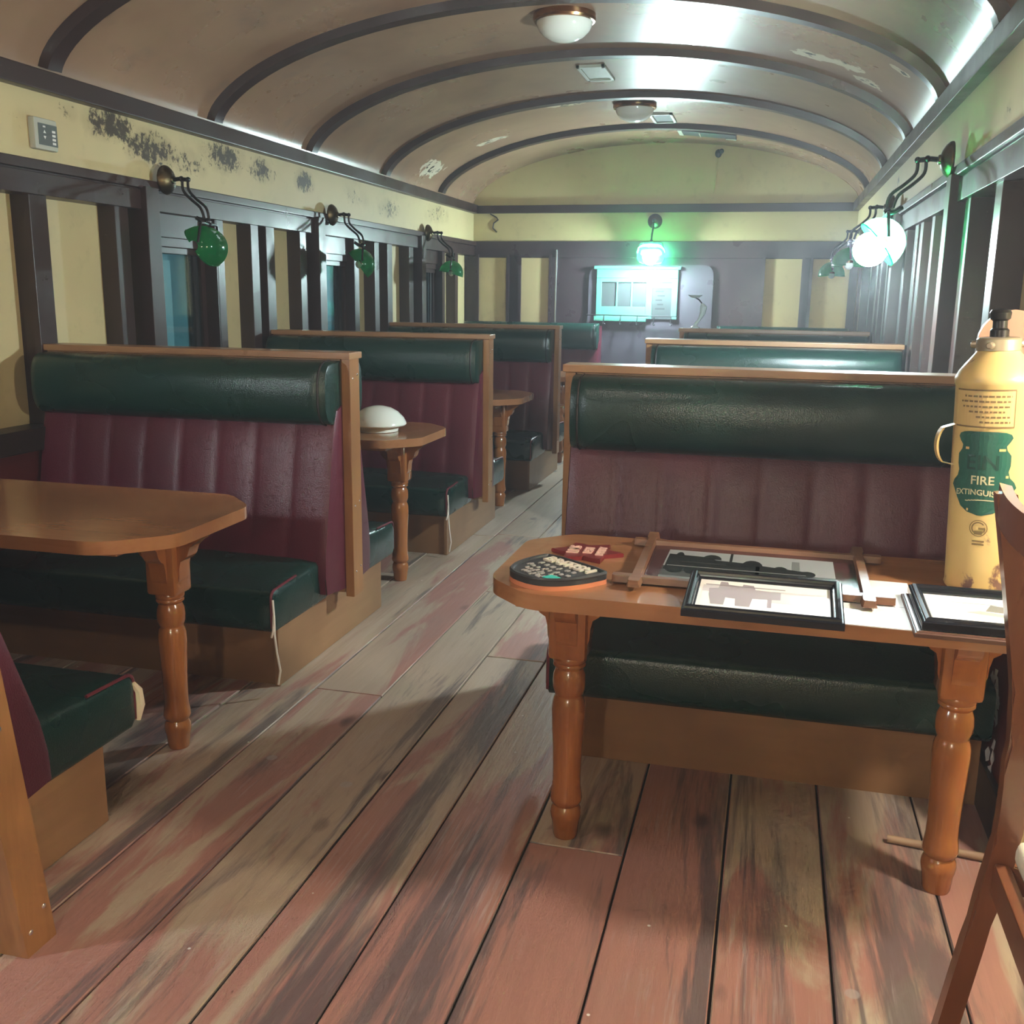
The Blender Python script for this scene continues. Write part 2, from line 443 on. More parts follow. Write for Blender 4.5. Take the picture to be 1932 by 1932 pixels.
# side walls
P_REC = .10
def side_wall(side):
    global tn
    sg = 1 if side == 'left' else -1
    def X(d):                                    # d = distance into the room from the frame face
        return WL + d if side == 'left' else WR - d
    y0 = Y0 if side == 'left' else 2.84
    def B(bm, d0, d1, ya, yb, za, zb, mi=0, bev=0.0):
        a, c = sorted((X(d0), X(d1))); bx(bm, (a, ya, za), (c, yb, zb), mi, bev)
    bays = [-.40, 1.77, 3.95, 6.13, 8.28]         # lines of the posts behind the benches
    wins = [1.77 * 0 + .62, 2.80, 5.19, 7.25, 9.45]
    wins = [(w - .32, w + .32) for w in wins]
    # panels, split around the windows
    bm = bmesh.new()
    ya = y0
    cuts = [w for w in wins if w[0] > y0]
    for (a, c) in cuts:
        B(bm, -P_REC - .05, -P_REC, ya, a, .9, ZR0 + .02); ya = c
    B(bm, -P_REC - .05, -P_REC, ya, YE, .9, ZR0 + .02)
    for (a, c) in cuts: B(bm, -P_REC - .05, -P_REC, a, c, .9, 1.02)
    B(bm, -.05, 0, y0, YE, ZR0 + .02, 2.53, 1)    # frieze
    B(bm, -.06, .0, y0, YE, 0, .90, 2)            # dado
    struct('wall_' + side, bm, ['cream_panel', 'cream_frieze' if side == 'left' else 'cream_frieze_right', 'wall_vinyl'])
    # cornice, eaves rail, dado rail and skirting
    bm = bmesh.new(); B(bm, -.02, .055, y0, YE, ZC0, ZC1, 0, .008); struct('trim_%d' % tn, bm, 'brown_paint'); tn += 1
    bm = bmesh.new()
    B(bm, -P_REC, .012, y0, YE, 2.06, 2.11); B(bm, -P_REC, .022, y0, YE, ZR0, 2.082, 0, .003); B(bm, -.05, .04, y0, YE, 2.09, ZR1, 0, .006)
    struct('trim_%d' % tn, bm, 'brown_paint'); tn += 1
    bm = bmesh.new(); B(bm, -P_REC, .04, y0, YE, .85, .955, 0, .008); struct('trim_%d' % tn, bm, 'dado_paint'); tn += 1
    bm = bmesh.new(); B(bm, -.02, .02, y0, YE, 0, .16, 0, .006); struct('baseboard_' + side, bm, 'dado_paint'); tn += 0
    # posts
    posts = []
    for yb in bays: posts += [(yb + .01, yb + .12), (yb - .12, yb - .04)] if False else [(yb + .0, yb + .115)]
    for (a, c) in cuts: posts += [(a - .31, a - .20), (c + .0, c + .09), (c + .42, c + .52)]
    for (a, c) in posts:
        if a < y0: continue
        if c > YE - .02: continue
        bm = bmesh.new(); B(bm, -P_REC - .02, .0, a, c, .94, ZR0 + .01, 0, .004)
        struct('trim_%d' % tn, bm, 'brown_paint'); tn += 1
    # windows
    for i, (a, c) in enumerate(cuts):
        bm = bmesh.new()
        B(bm, -.14, .055, a - .115, a, .96, 2.10, 0, .004)          # proud stile on the near side
        B(bm, -.16, -.06, a, c, .96, 1.02); B(bm, -.16, -.08, c - .05, c + .01, 1.0, 2.06)
        B(bm, -.16, .0, c - .005, c + .01, .96, 2.02)
        B(bm, -.16, -.045, a, c, 1.86, 2.055, 0, .004)               # fascia above the opening
        B(bm, -.05, .0, a, c, 2.035, 2.075)
        B(bm, -.16, -.06, a, c, 1.81, 1.862, 0, .004); B(bm, -.16, -.075, a, c, 1.775, 1.81, 0, .003)
        n_ = (1 if side == 'left' else 5) + i
        w = struct('window_%d' % n_, bm, 'brown_paint')
        bm = bmesh.new(); B(bm, -.095, -.09, a, c - .04, 1.0, 1.82)
        g = obj('glass_pane', bm, 'window_glass', w)
        bm = bmesh.new(); B(bm, -.135, -.125, a, c - .02, .98, 1.84); B(bm, -.123, -.118, a + .20, a + .33, .98, 1.74, 1)
        obj('blind', bm, ['blind_teal', 'blind_pale'], w)
        bm = bmesh.new()
        for k in range(4):
            yy = c - .15 + k * .034
            B(bm, -.115, -.10 + .012 * (k % 2), yy, yy + .034, .98, 1.80, 0, .006)
        obj('curtain', bm, 'curtain_black', w)
side_wall('left'); side_wall('right')

# recess behind the right wall end, beside the camera
bm = bmesh.new()
bx(bm, (1.45, Y0, 0), (1.5, 2.86, 2.6)); bx(bm, (WR, 2.79, 0), (1.5, 2.84, 2.52)); bx(bm, (WR - .02, Y0, 2.46), (1.5, 2.84, 2.56))
struct('wall_recess', bm, 'cream_panel')
bm = bmesh.new(); bx(bm, (WL - .1, Y0 - .05, 0), (1.5, Y0, 3.2)); struct('wall_back', bm, 'cream_panel')

# end wall
bm = bmesh.new()
top = [V3(x, YE, z) for x, z in ins]; 
secs = [[V3(x, y, z) for x, z in [(WL, 2.1)] + ins + [(WR, 2.1)]] for y in (YE, YE + .05)]
loft(bm, secs, 1)
bx(bm, (WL - .1, YE, 0), (WR + .1, YE + .06, 2.14), 0)
struct('wall_end', bm, ['endwall_paint', 'cream_end'])
bm = bmesh.new(); bx(bm, (WL, YE - .05, 2.43), (WR, YE + .01, 2.51), 0, .006); struct('trim_%d' % tn, bm, 'brown_paint'); tn += 1
bm = bmesh.new(); bx(bm, (WL, YE - .02, 1.97), (WR, YE + .01, 2.14), 0, .004); struct('trim_%d' % tn, bm, 'endwall_paint'); tn += 1
for (a, c) in ((-3.18, -2.865), (-2.70, -2.39), (-.126, .235), (.343, .70)):      # recessed cream panels with their stiles
    bm = bmesh.new()
    bx(bm, (a, YE - .012, 1.27), (c, YE + .01, 1.965), 1)
    bx(bm, (a - .03, YE - .04, 1.22), (a, YE + .01, 2.0)); bx(bm, (c, YE - .04, 1.22), (c + .03, YE + .01, 2.0)); bx(bm, (a - .03, YE - .04, 1.20), (c + .03, YE + .01, 1.27))
    struct('trim_%d' % tn, bm, ['endwall_paint', 'cream_panel']); tn += 1
# round cornered end door
bm = bmesh.new()
pts = round_poly([(-1.95, .02), (-.64, .02), (-.64, 1.90), (-1.95, 1.90)], [0, 0, .12, .16], 6)
poly = bmesh.new()
lo = [bm.verts.new((x, YE - .035, z)) for x, z in pts]; hi = [bm.verts.new((x, YE + .01, z)) for x, z in pts]
bm.faces.new(lo); bm.faces.new(hi)
for i in range(len(pts)): bm.faces.new((lo[i], lo[(i + 1) % len(pts)], hi[(i + 1) % len(pts)], hi[i]))
poly.free()
door = struct('door_1', bm, 'door_paint')

# picture rail leftovers on the end wall
bm = bmesh.new(); tube(bm, [(-2.31, YE - .03, z) for z in (.0, .8, 1.4, 2.05)], .011, 8)
tag(obj('conduit_pipe', bm, 'chrome'), 'thin vertical metal pipe on the end wall right of the cream panels', 'pipe')
bm = bmesh.new(); tube(bm, [(-3.06, YE - .004, 2.425), (-2.99, YE - .005, 2.39), (-2.97, YE - .005, 2.365), (-3.02, YE - .005, 2.33), (-3.03, YE - .005, 2.28), (-2.985, YE - .005, 2.235)], .007, 6)
tag(obj('loose_wire', bm, 'wire_dark'), 'short curly loose wire hanging below the end wall beam in the left corner', 'wire')

# serving hatch on the end door
t = thing('service_hatch', 'pale green hatch with three panes and a door pane on the end wall', 'hatch', (-1.43, YE - .035, 1.36))
bm = bmesh.new()
w = .43
bx(bm, (-w, -.035, .40), (w, 0, .50), 0, .006); bx(bm, (-w - .03, -.05, .49), (w + .03, 0, .525), 0, .008)
obj('cornice', bm, 'hatch_green', t)
bm = bmesh.new()
bx(bm, (-w, -.03, 0), (-w + .055, 0, .40), 0, .004); bx(bm, (w - .06, -.03, -.02), (w, 0, .40), 0, .004); bx(bm, (.10, -.03, -.02), (.165, 0, .40), 0, .004)
bx(bm, (-w + .05, -.028, .36), (w - .05, 0, .405)); bx(bm, (-w + .05, -.028, .0), (.12, 0, .105)); bx(bm, (-w - .02, -.04, -.05), (.11, 0, .0), 0, .004)
for k in (1, 2): bx(bm, (-w + .055 + k * .158, -.026, .1), (-w + .07 + k * .158, 0, .37))
obj('hatch_frame', bm, 'hatch_green', t)
for k in range(3):
    bm = bmesh.new(); bx(bm, (-w + .055 + k * .158, -.014, .1), (-w + .055 + .158 + k * .158, -.006, .365)); obj('pane', bm, 'hatch_pane', t)
bm = bmesh.new(); bx(bm, (.16, -.014, -.02), (w - .055, -.006, .31)); bx(bm, (.165, -.02, .30), (w - .055, 0, .365), 1)
for k in range(5): bx(bm, (.20 + .02 * (k % 2), -.016, .08 + k * .045), (.30 - .015 * (k % 3), -.0139, .095 + k * .045), 2)
obj('door_pane', bm, ['hatch_pane', 'hatch_green', 'curtain_black'], t)
# wire hook rail under it
t = thing('hook_rail', 'thin wire rail with drooping hooks on the end wall below the pale green hatch', 'hooks', (-1.47, YE - .105, 1.375))
bm = bmesh.new(); tube(bm, [(-.49, .07, 0), (-.48, 0, 0), (-.2, 0, 0), (.2, 0, -.003), (.47, 0, -.003), (.48, .07, -.003)], .006, 6); obj('rail_wire', bm, 'wire_dark', t)
for k in range(6):
    bm = bmesh.new(); x = -.47 + k * .178
    tube(bm, [(x, 0, 0), (x - .004, -.004, -.05), (x - .01, -.008, -.085), (x, -.02, -.098), (x + .012, -.026, -.088)], .006, 6); obj('hook', bm, 'wire_dark', t)

# ------------------------------------------------------------------ benches
LB = 1.46        # from the side wall to the aisle end of the back
def back_profile(s, y_in=.05):
    """burgundy back cushion section (y, z) for a channel swell s in 0..1"""
    o = .008 * s
    zs = [.30, .38, .47, .60, .75, .90, 1.02, 1.08]
    ys = [.235, .245, .24, .215, .185, .155, .125, .10]
    front = [(y + (o if .3 < z < 1.05 else 0), z) for y, z in zip(ys, zs)]
    return [(y_in, .28)] + front + [(y_in, 1.10)]
def head_profile(k=1.0, y_in=.05):
    pts = []
    for i in range(15):
        a = -PI / 2 + PI * i / 14
        pts.append((y_in + .03 + (.135 * k) * max(0, math.cos(a)) ** .6, 1.155 + .137 * (1 if math.sin(a) > 0 else -1) * abs(math.sin(a)) ** .75 * (.92 + .08 * k)))
    return [(y_in, 1.02)] + pts + [(y_in, 1.29)]
def seat_cushion(y0, y1, x0, x1, z0, z1):
    """cushion with a gently crowned top, y0 = back, y1 = front edge"""
    bm = bmesh.new(); r = .03
    NX, NY = 22, 10
    def prof(inset, fx):
        pts = []
        a, c = y0, y1 - inset
        pts.append((a, z0 + inset))
        pts.append((c - r * .6, z0 + inset)); pts.append((c, z0 + r * .6 + inset)); 
        for q in (.3, .6): pts.append((c + .008 * fx, z0 + (z1 - z0) * q))
        top = z1 - inset
        for i in range(5):
            t_ = i / 4 * PI / 2
            pts.append((c - r + r * math.cos(t_), top - r + r * math.sin(t_)))
        for i in range(1, NY + 1):
            q = i / NY
            pts.append((c - r + (a - c + r) * q, top + .022 * fx * math.sin(PI * min(1, q * .9)) + .02 * q))
        return pts
    secs = []
    for i in range(NX + 1):
        q = i / NX; x = x0 + (x1 - x0) * q
        fx = math.sin(PI * q) ** .4 if 0 < q < 1 else 0
        secs.append([V3(x, y, z) for y, z in prof(0, fx)])
    e = [V3(x1 + .012, y, z) for y, z in prof(.016, 0)]; e0 = [V3(x0 - .003, y, z) for y, z in prof(.012, 0)]
    loft(bm, [e0] + secs + [e])
    return bm, [V3(x1 + .002, y, z + .002) for y, z in prof(0, 0)]
def side_bits(t, L, sg, mirror, head_end=0.0, channels=8, rail=True):
    """one upholstered side; sg=+1 faces +y"""
    def fl(bm):
        for v in bm.verts:
            v.co.y *= sg
            if mirror: v.co.x *= -1
        return bm
    # burgundy back
    bm = bmesh.new(); secs = []; cw = (L - .02) / channels; ns = 10
    secs.append([V3(.012, y * .96 if y > .06 else y, z) for y, z in back_profile(-1)])
    for c in range(channels):
        for k in range(ns + (1 if c == channels - 1 else 0)):
            q = k / ns; s = abs(math.sin(PI * q)) ** .45
            secs.append([V3(.02 + c * cw + q * cw, y, z) for y, z in back_profile(s)])
    secs.append([V3(L + .006, y * .94 if y > .06 else y, z) for y, z in back_profile(-1)])
    loft(bm, secs); bk = obj('back_cushion', fl(bm), 'burgundy_vinyl', t, 40)
    bm = bmesh.new(); tube(bm, [V3(L - .004, y - .004, z) for y, z in back_profile(0)[1:-1]], .005, 6); obj('piping', fl(bm), 'seam_black', bk)
    # green head roll
    bm = bmesh.new(); secs = []
    for x, k in ((.005, .55), (.012, .8), (.03, .95), (.06, 1.0), (L * .5, 1.04), (L - .07, 1.0), (L - .04, .96), (L - .03, .9), (L - .005, .86), (L, .7)):
        secs.append([V3(x, y, z) for y, z in head_profile(k)])
    loft(bm, secs); hd = obj('head_cushion', fl(bm), 'green_vinyl', t, 50)
    bm = bmesh.new(); tube(bm, [V3(L - .034, y + .003, z) for y, z in head_profile(.93)[1:-1]], .0045, 6); obj('piping', fl(bm), 'seam_black', hd)
    # green seat
    bm, edge = seat_cushion(.16, .655, .0, L - .045, .262, .43)
    st = obj('seat_cushion', fl(bm), 'green_vinyl', t, 50)
    bm = bmesh.new(); tube(bm, edge[2:14], .0055, 6); obj('piping', fl(bm), 'piping_red', st)
    return st
def double_bench(label, loc, L=LB, mirror=False, strings=True):
    t = thing('booth_bench', label, 'bench', loc, (0, 0, 0), 'back to back booth benches along the carriage')
    fm = -1 if mirror else 1
    def fx(bm):
        if mirror:
            for v in bm.verts: v.co.x *= -1
        return bm
    for sg in (-1, 1): side_bits(t, L, sg, mirror)
    bm = bmesh.new()
    bx(bm, (.0, -.53, 0), (L - .09, .53, .265), 0); bx(bm, (L - .092, -.555, 0), (L - .072, .555, .272), 1, .002, 1); bx(bm, (.0, -.54, 0), (L - .09, -.53, .262), 0)
    obj('base', fx(bm), ['ply_x', 'ply_y'], t)
    bm = bmesh.new(); bx(bm, (.0, -.05, .26), (L + .0, .05, 1.296)); obj('divider_board', fx(bm), 'ply_x', t)
    bm = bmesh.new(); bx(bm, (L + .004, -.05, .24), (L + .045, .052, 1.297), 0, .004, 2); post = obj('end_post', fx(bm), 'post_wood', t)
    for z in (.36, .66, 1.22):
        for y in (-.022, .026):
            bm = bmesh.new(); sphere(bm, (L + .045, y, z + (y * .3)), .0055, 8, 6, 0, (.5, 1, 1)); obj('screw', fx(bm), 'nail_steel', post)
    bm = bmesh.new(); bx(bm, (-.01, -.068, 1.296), (L + .052, .068, 1.325), 0, .004, 2); obj('top_rail', fx(bm), 'rail_wood', t)
    return t
XB = WL + .005
B1 = double_bench('nearest whole booth bench on the left, green roll over shiny burgundy back, white string hanging', (XB, 4.03, 0))
def string_bits(t, pts, name='loose_piping', mat='string_white', r=.0045):
    bm = bmesh.new(); tube(bm, pts, r, 6); o = obj(name, bm, mat, t); return o
XE = LB - .045
string_bits(B1, [(XE + .01, -.655, .40), (XE + .016, -.66, .33), (XE + .018, -.665, .26), (XE + .022, -.66, .19), (XE + .03, -.652, .11), (XE + .018, -.65, .05)])
string_bits(B1, [(XE + .012, -.655, .34), (XE + .014, -.668, .28), (XE + .006, -.668, .25)])
def copy_bench(src, label, loc, keep_strings=True):
    r = src.copy(); C.objects.link(r); r.location = loc; r['label'] = label
    for ch in list(src.children):
        if not keep_strings and ch.name.startswith('loose_piping'): continue
        c = ch.copy(); C.objects.link(c); c.parent = r
        for g in ch.children:
            d = g.copy(); C.objects.link(d); d.parent = c
    return r
B2 = copy_bench(B1, 'second whole bench on the left, behind the white glass dome', (XB, 6.22, 0))
B3 = copy_bench(B1, 'third whole booth bench on the left, dark, last one with a wooden rail', (XB, 8.38, 0), False)
XRB = WR - .02
R0 = double_bench('big booth bench on the right behind the table covered with pictures', (XRB, 3.74, 0), 1.42, True)
R1 = copy_bench(R0, 'second booth bench on the right, bright shine along its green roll', (XRB, 6.2, 0))
R2 = copy_bench(R0, 'third bench on the right, dark, with a small pale bracket on top', (XRB, 8.42, 0))

def single_bench(label, loc, L, mirror, sg, tilt):
    """bench with one upholstered side and a plain board at its rear; sg = facing"""
    t = thing('booth_bench', label, 'bench', loc, (0, 0, 0), 'single sided booth benches')
    side_bits(t, L, sg, mirror)
    def fx(bm):
        for v in bm.verts:
            v.co.y *= sg
            if mirror: v.co.x *= -1
        return bm
    return t, fx
# nearest left bench, its leaning end post stands in the aisle
B0, fx = single_bench('cut-off booth bench at the left edge of the photo, torn seat corner showing pale foam', (XB, 1.84, 0), LB, False, 1, 0)
for ch in [c for c in B0.children if 'seat' not in c.name]:
    for oo in [ch] + list(ch.children):
        for v in oo.data.vertices: v.co.y -= .17 * max(0, v.co.z - .25)
bm = bmesh.new(); bx(bm, (0, .02, 0), (LB - .09, .30, .265)); bx(bm, (LB - .092, .0, 0), (LB - .07, .53, .268), 1, .002, 1); obj('base', fx(bm), ['ply_x', 'ply_y'], B0)
bm = bmesh.new(); loft(bm, [[V3(x, -.01, 0), V3(x, .05, 0), V3(x, .05, 1.29), V3(x, -.12, 1.29)] for x in (0, LB)]); obj('divider_board', fx(bm), 'ply_x', B0)
bm = bmesh.new()
loft(bm, [[V3(x, y - .128 * z, z) for x, y in ((LB + .005, -.08), (LB + .15, -.08), (LB + .15, .02), (LB + .005, .02))] for z in (0, 1.29)])
bp = obj('end_post', fx(bm), 'post_wood', B0)
for (y, z) in ((-.055, .06), (-.0, .10), (-.05, .55), (-.02, .60)):
    bm = bmesh.new(); sphere(bm, (LB + .15, y - .128 * z, z), .007, 8, 6, 0, (.5, 1, 1)); obj('screw', fx(bm), 'nail_steel', bp)
bm = bmesh.new(); tube(bm, [(XE + .006, .648, .40), (XE + .008, .668, .37), (XE + .008, .672, .32), (XE + .006, .662, .275)], [.008, .014, .016, .008], 8); obj('torn_foam', fx(bm), 'foam', B0)
# far left bench against the end wall: rounded roll, no rail
B4, fx = single_bench('far left bench against the end wall, rounded green roll without a wooden rail', (XB, 10.60, 0), 1.47, False, -1, 0)
bm = bmesh.new(); bx(bm, (0, .02, 0), (1.38, .53, .265)); obj('base', fx(bm), 'ply_x', B4)
bm = bmesh.new(); bx(bm, (0, -.2, .0), (1.455, .055, 1.26)); obj('divider_board', fx(bm), 'burgundy_vinyl', B4)
R3, fx = single_bench('far right bench against the end wall, only its pale roll shows over the dark bench', (XRB, 10.60, 0), 1.28, True, -1, 0)
bm = bmesh.new(); bx(bm, (0, .02, 0), (1.2, .53, .265)); obj('base', fx(bm), 'ply_x', R3)
bm = bmesh.new(); bx(bm, (0, -.2, .0), (1.27, .05, 1.27)); obj('divider_board', fx(bm), 'ply_x', R3)

# ------------------------------------------------------------------ tables
ZT = .85
LEGP = [(.034, 0), (.037, .008), (.041, .05), (.044, .06), (.046, .075), (.044, .09), (.040, .098), (.038, .103), (.040, .108), (.045, .113), (.047, .125), (.045, .14), (.0415, .165), (.041, .20), (.043, .28), (.047, .36), (.0485, .40), (.047, .425), (.043, .440), (.040, .446), (.040, .450), (.0415, .453),
        (.047, .470), (.048, .49), (.046, .512), (.041, .525), (.039, .530), (.042, .534), (.0475, .540), (.0475, .545), (.045, .549), (.049, .554), (.049, .562), (.046, .570)]
def leg_bm(x, y):
    bm = bmesh.new(); lathe(bm, LEGP, 28, 0, (x, y, 0)); bx(bm, (x - .055, y - .055, .566), (x + .055, y + .055, ZT - .066), 0, .013, 2); return bm
def bracket_bm(x, y, dx, dy, wide=.06):
    """S curved corbel between leg block and table top"""
    prof = [(-.02, .60), (-.006, .602), (.004, .61), (.010, .63), (.012, .66), (.018, .685), (.034, .695), (.046, .71), (.054, .735), (.075, .755), (.095, .768), (.105, ZT - .066), (-.02, ZT - .066)]
    bm = bmesh.new(); px, py = -dy * wide / 2, dx * wide / 2
    loft(bm, [[V3(x + dx * (.05 + a) + s * px, y + dy * (.05 + a) + s * py, z) for a, z in prof] for s in (-1, 1)])
    return bm
def make_table(label, loc, x0, x1, y0, y1, ch, legs, aisle='right'):
    t = thing('booth_table', label, 'table', loc, (0, 0, 0), 'pine tables between the benches')
    if aisle == 'right': pts = [(x0, y0), (x1 - ch, y0), (x1, y0 + ch), (x1, y1 - ch), (x1 - ch, y1), (x0, y1)]; rad = [.01, ch * .45, ch * .3, ch * .3, ch * .3, .01]
    else: pts = [(x0 + ch, y0), (x1, y0), (x1, y1), (x0 + ch, y1), (x0, y1 - ch), (x0, y0 + ch)]; rad = [ch * .4, .01, .01, ch * .3, ch * .3, ch * .4]
    bm = bmesh.new(); poly_prism(bm, round_poly(pts, rad, 5), ZT - .042, ZT, 0, .012, 3); obj('tabletop', bm, 'table_wood_x', t)
    for (lx, ly) in legs:
        lg = obj('leg', leg_bm(lx, ly), 'table_wood_z', t, 40)
        for d in ((0, 1), (0, -1), (1, 0), (-1, 0)): obj('bracket', bracket_bm(lx, ly, *d), 'table_wood_z', lg)
        bm = bmesh.new(); bx(bm, (lx - .10, y0 + .09, ZT - .068), (lx + .06, y1 - .09, ZT - .041), 0, .006, 2); obj('cleat', bm, 'table_wood_x', t)
    return t
# left tables: origin at wall, z=0
T0 = make_table('cut-off pine table at the left, nearest on that side, bare top', (WL + .05, 2.84, 0), .0, 1.485, -.40, .36, .16, [(1.26, .04), (.25, .0)])
T1 = dup(T0, 'pine table on the left carrying the white glass dome', (WL + .05, 5.04, 0))
T2 = dup(T0, 'third pine table on the left, greyish top with a bright edge', (WL + .05, 7.16, 0))
T3 = dup(T0, 'farthest pine table on the left, its pale end peeking past the right bench', (WL + .06, 9.28, 0))
TR = make_table('long pine table on the right covered with plaques, framed pictures and extinguisher', (0, 2.65, 0), -.68, .725, -.335, .325, .12, [(-.505, .02), (.53, .02)], 'left')
TR2 = None

# ------------------------------------------------------------------ things on the tables
bm = bmesh.new()
prof = [(.10, 0), (.105, .002), (.107, .02), (.105, .028), (.145, .034), (.150, .040), (.148, .05), (.135, .075), (.105, .105), (.07, .125), (.03, .135), (.001, .1365)]
lathe(bm, prof, 40)
tag(obj('glass_dome', bm, 'opal_glass', None, 40, (-2.02, 4.985, ZT)), 'white opal glass lamp dome lying upside down on the left table', 'lamp shade')

# D shaped wagon plate
def frame_xf(o, ax, ay, z):
    o = Vector(o); ax = Vector(ax).normalized(); ay = Vector(ay).normalized()
    return lambda p: V3(o.x + ax.x * p[0] + ay.x * p[1], o.y + ax.y * p[0] + ay.y * p[1], z + p[2])
t = thing('cast_plaque', 'dark iron oval plate with raised pale letters at the table corner', 'plaque', (0, 0, ZT))
A = Vector((-.585, 2.575)); Bp = Vector((-.372, 2.42)); ax = (Bp - A).normalized(); ay = Vector((-ax.y, ax.x))
L_ = (Bp - A).length; cen = (A + Bp) / 2
def dshape(k, half, dep):
    pts = []
    for i in range(33):
        a = PI + PI * i / 32
        pts.append((half * k * (1 if math.cos(a) > 0 else -1) * abs(math.cos(a)) ** .8, dep * k * -abs(math.sin(a)) ** .8))
    return pts
xf = frame_xf((cen.x - .012, cen.y - .0), ax, ay, 0)
def place(bm, f):
    for v in bm.verts: v.co = f(v.co)
    return bm
half, dep = .118, .185
outl = [(x, y + .03) for x, y in dshape(1, half, dep)]; outl = outl + [(half * .96, .040), (half * .6, .048), (-half * .6, .048), (-half * .96, .040)]
bm = bmesh.new(); poly_prism(bm, outl, 0, .012, 0); obj('plate_body', place(bm, xf), 'plaque_edge', t)
bm = bmesh.new(); poly_prism(bm, outl, .0125, .026, 0); obj('plate_face', place(bm, xf), 'plaque_iron', t)
bm = bmesh.new(); tube(bm, [V3(x * .965, y * .965, .027) for x, y in outl], .006, 6, 0, True); obj('rim', place(bm, xf), 'plaque_iron', t)
bm = bmesh.new(); text_bm(bm, 'BRITISH', .052, .005, lambda p: xf((p[0] * .98, p[1] + .012, .0285 + p[2] * .6)), 0, .001); obj('lettering', bm, 'plaque_letter', t, 0)
bm = bmesh.new()
for r_, (yy, n_, w_) in enumerate(((-.03, 6, .075), (-.06, 8, .085), (-.09, 7, .065), (-.115, 5, .045))):
    for k in range(n_):
        x = -w_ + 2 * w_ * (k + .5) / n_; hgt = .012 + .004 * random.random()
        for _ in range(2):
            dx = random.uniform(-.004, .004); dy = random.uniform(-.006, .006)
            bx(bm, (x + dx - .004, yy + dy - hgt / 2, .0255), (x + dx + .002, yy + dy + hgt / 2, .0295), 0, .001, 1)
obj('worn_lettering', place(bm, xf), 'plaque_letter_grey', t)
bm = bmesh.new(); bx(bm, (.045, -.12, .0258), (.08, -.09, .030)); obj('sticker', place(bm, xf), 'teal_sticker', t)
# red star plate
t = thing('star_plaque', 'dark red six pointed star plate with pale lettering on the table', 'plaque', (-.475, 2.735, ZT))
pts = []
for i in range(12):
    a = PI / 6 * i; r_ = .105 if i % 2 == 0 else .062
    pts.append((r_ * math.cos(a), r_ * math.sin(a)))
bm = bmesh.new(); poly_prism(bm, pts, 0, .012, 0, .002, 1); obj('plate_body', bm, 'red_enamel', t)
bm = bmesh.new()
for k, (s_, sz) in enumerate((('LMS', .046), ('1931', .036), ('DERBY', .030))):
    xx = (-.036, .006, .042)[k]
    text_bm(bm, s_, sz, .002, lambda p: V3(xx - p[1], p[0] - .0, .0135 + p[2]), 0, .001)
obj('lettering', bm, 'red_letter', t, 0)

# locomotive print under glass in a rustic frame whose bars cross at the corners
t = thing('crossed_corner_frame', 'rustic brown frame with crossing corner bars around a dark locomotive photograph', 'picture frame', (-.015, 2.665, ZT), (0, 0, -.012))
def bar(bm, a, c, w, h, z0, taper=.75):
    a, c = Vector(a), Vector(c); d = (c - a).normalized(); n = Vector((-d.y, d.x)); Lg = (c - a).length
    secs = []
    for q, k in ((0, .8), (.012, 1), (.10, 1.0), (.14, taper), (.86, taper), (.90, 1.0), (.988, 1), (1, .8)):
        p = a + d * Lg * q; ww = w * k / 2; hh = h * (1 if k > .78 else .9)
        secs.append([V3(p.x - n.x * ww, p.y - n.y * ww, z0), V3(p.x + n.x * ww, p.y + n.y * ww, z0), V3(p.x + n.x * ww * .8, p.y + n.y * ww * .8, z0 + hh), V3(p.x - n.x * ww * .8, p.y - n.y * ww * .8, z0 + hh)])
    loft(bm, secs)
for (a, c, z0) in (((-.345, .215), (.345, .215), .006), ((-.345, -.188), (.345, -.188), .006), ((-.281, -.262), (-.297, .284), .012), ((.281, -.262), (.284, .284), .012)):
    bm = bmesh.new(); bar(bm, a, c, .036, .018, z0); obj('frame_bar', bm, 'frame_oak', t, 30)
bm = bmesh.new(); bx(bm, (-.28, -.185, .004), (.28, .213, .010)); obj('mount', bm, 'mount_brown', t)
bm = bmesh.new()
z = .0105
def R_(x0, y0, x1, y1, mi, dz=0): flat(bm, [(x0, y0, z + dz), (x1, y0, z + dz), (x1, y1, z + dz), (x0, y1, z + dz)], mi)
R_(-.235, -.165, .215, .16, 0)
R_(-.235, -.165, .215, -.02, 2, .0003)
R_(-.235, -.165, .215, -.12, 3, .0005)
# boiler, cab, domes, chimney
flat(bm, [(-.23, -.06, z + .0006), (.02, -.07, z + .0006), (.02, .06, z + .0006), (-.10, .075, z + .0006), (-.12, .10, z + .0006), (-.23, .11, z + .0006)], 1)
flat(bm, [(.01, -.08, z + .0006), (.15, -.05, z + .0006), (.15, .02, z + .0006), (.01, .055, z + .0006)], 1)
for (x, y, rx, ry) in ((-.11, .11, .026, .02), (.0, .07, .028, .03), (-.20, .12, .012, .016), (.075, .045, .02, .012)):
    flat(bm, [(x + rx * math.cos(PI * k / 7), y - .03 + (ry + .03) * math.sin(PI * k / 7), z + .0008) for k in range(8)], 1)
R_(-.062, .07, -.055, .16, 1, .0007); R_(.105, .03, .125, .12, 3, .0009)
flat(bm, [(.145 + .02 * math.cos(2 * PI * k / 12), .0 + .028 * math.sin(2 * PI * k / 12), z + .0009) for k in range(12)], 1)
for k in range(7): flat(bm, [(-.20 + k * .048 + .02 * math.cos(2 * PI * j / 10), -.065 + .022 * math.sin(2 * PI * j / 10), z + .001) for j in range(10)], 1)
R_(-.225, -.02, .02, -.012, 3, .0012); R_(-.19, .03, -.07, .035, 2, .0012); R_(.02, -.02, .14, -.014, 3, .0012); R_(-.06, -.055, .0, -.045, 3, .0013)
obj('photo_print', bm, ['photo_sky', 'photo_dark', 'photo_mid', 'photo_light'], t, 0)

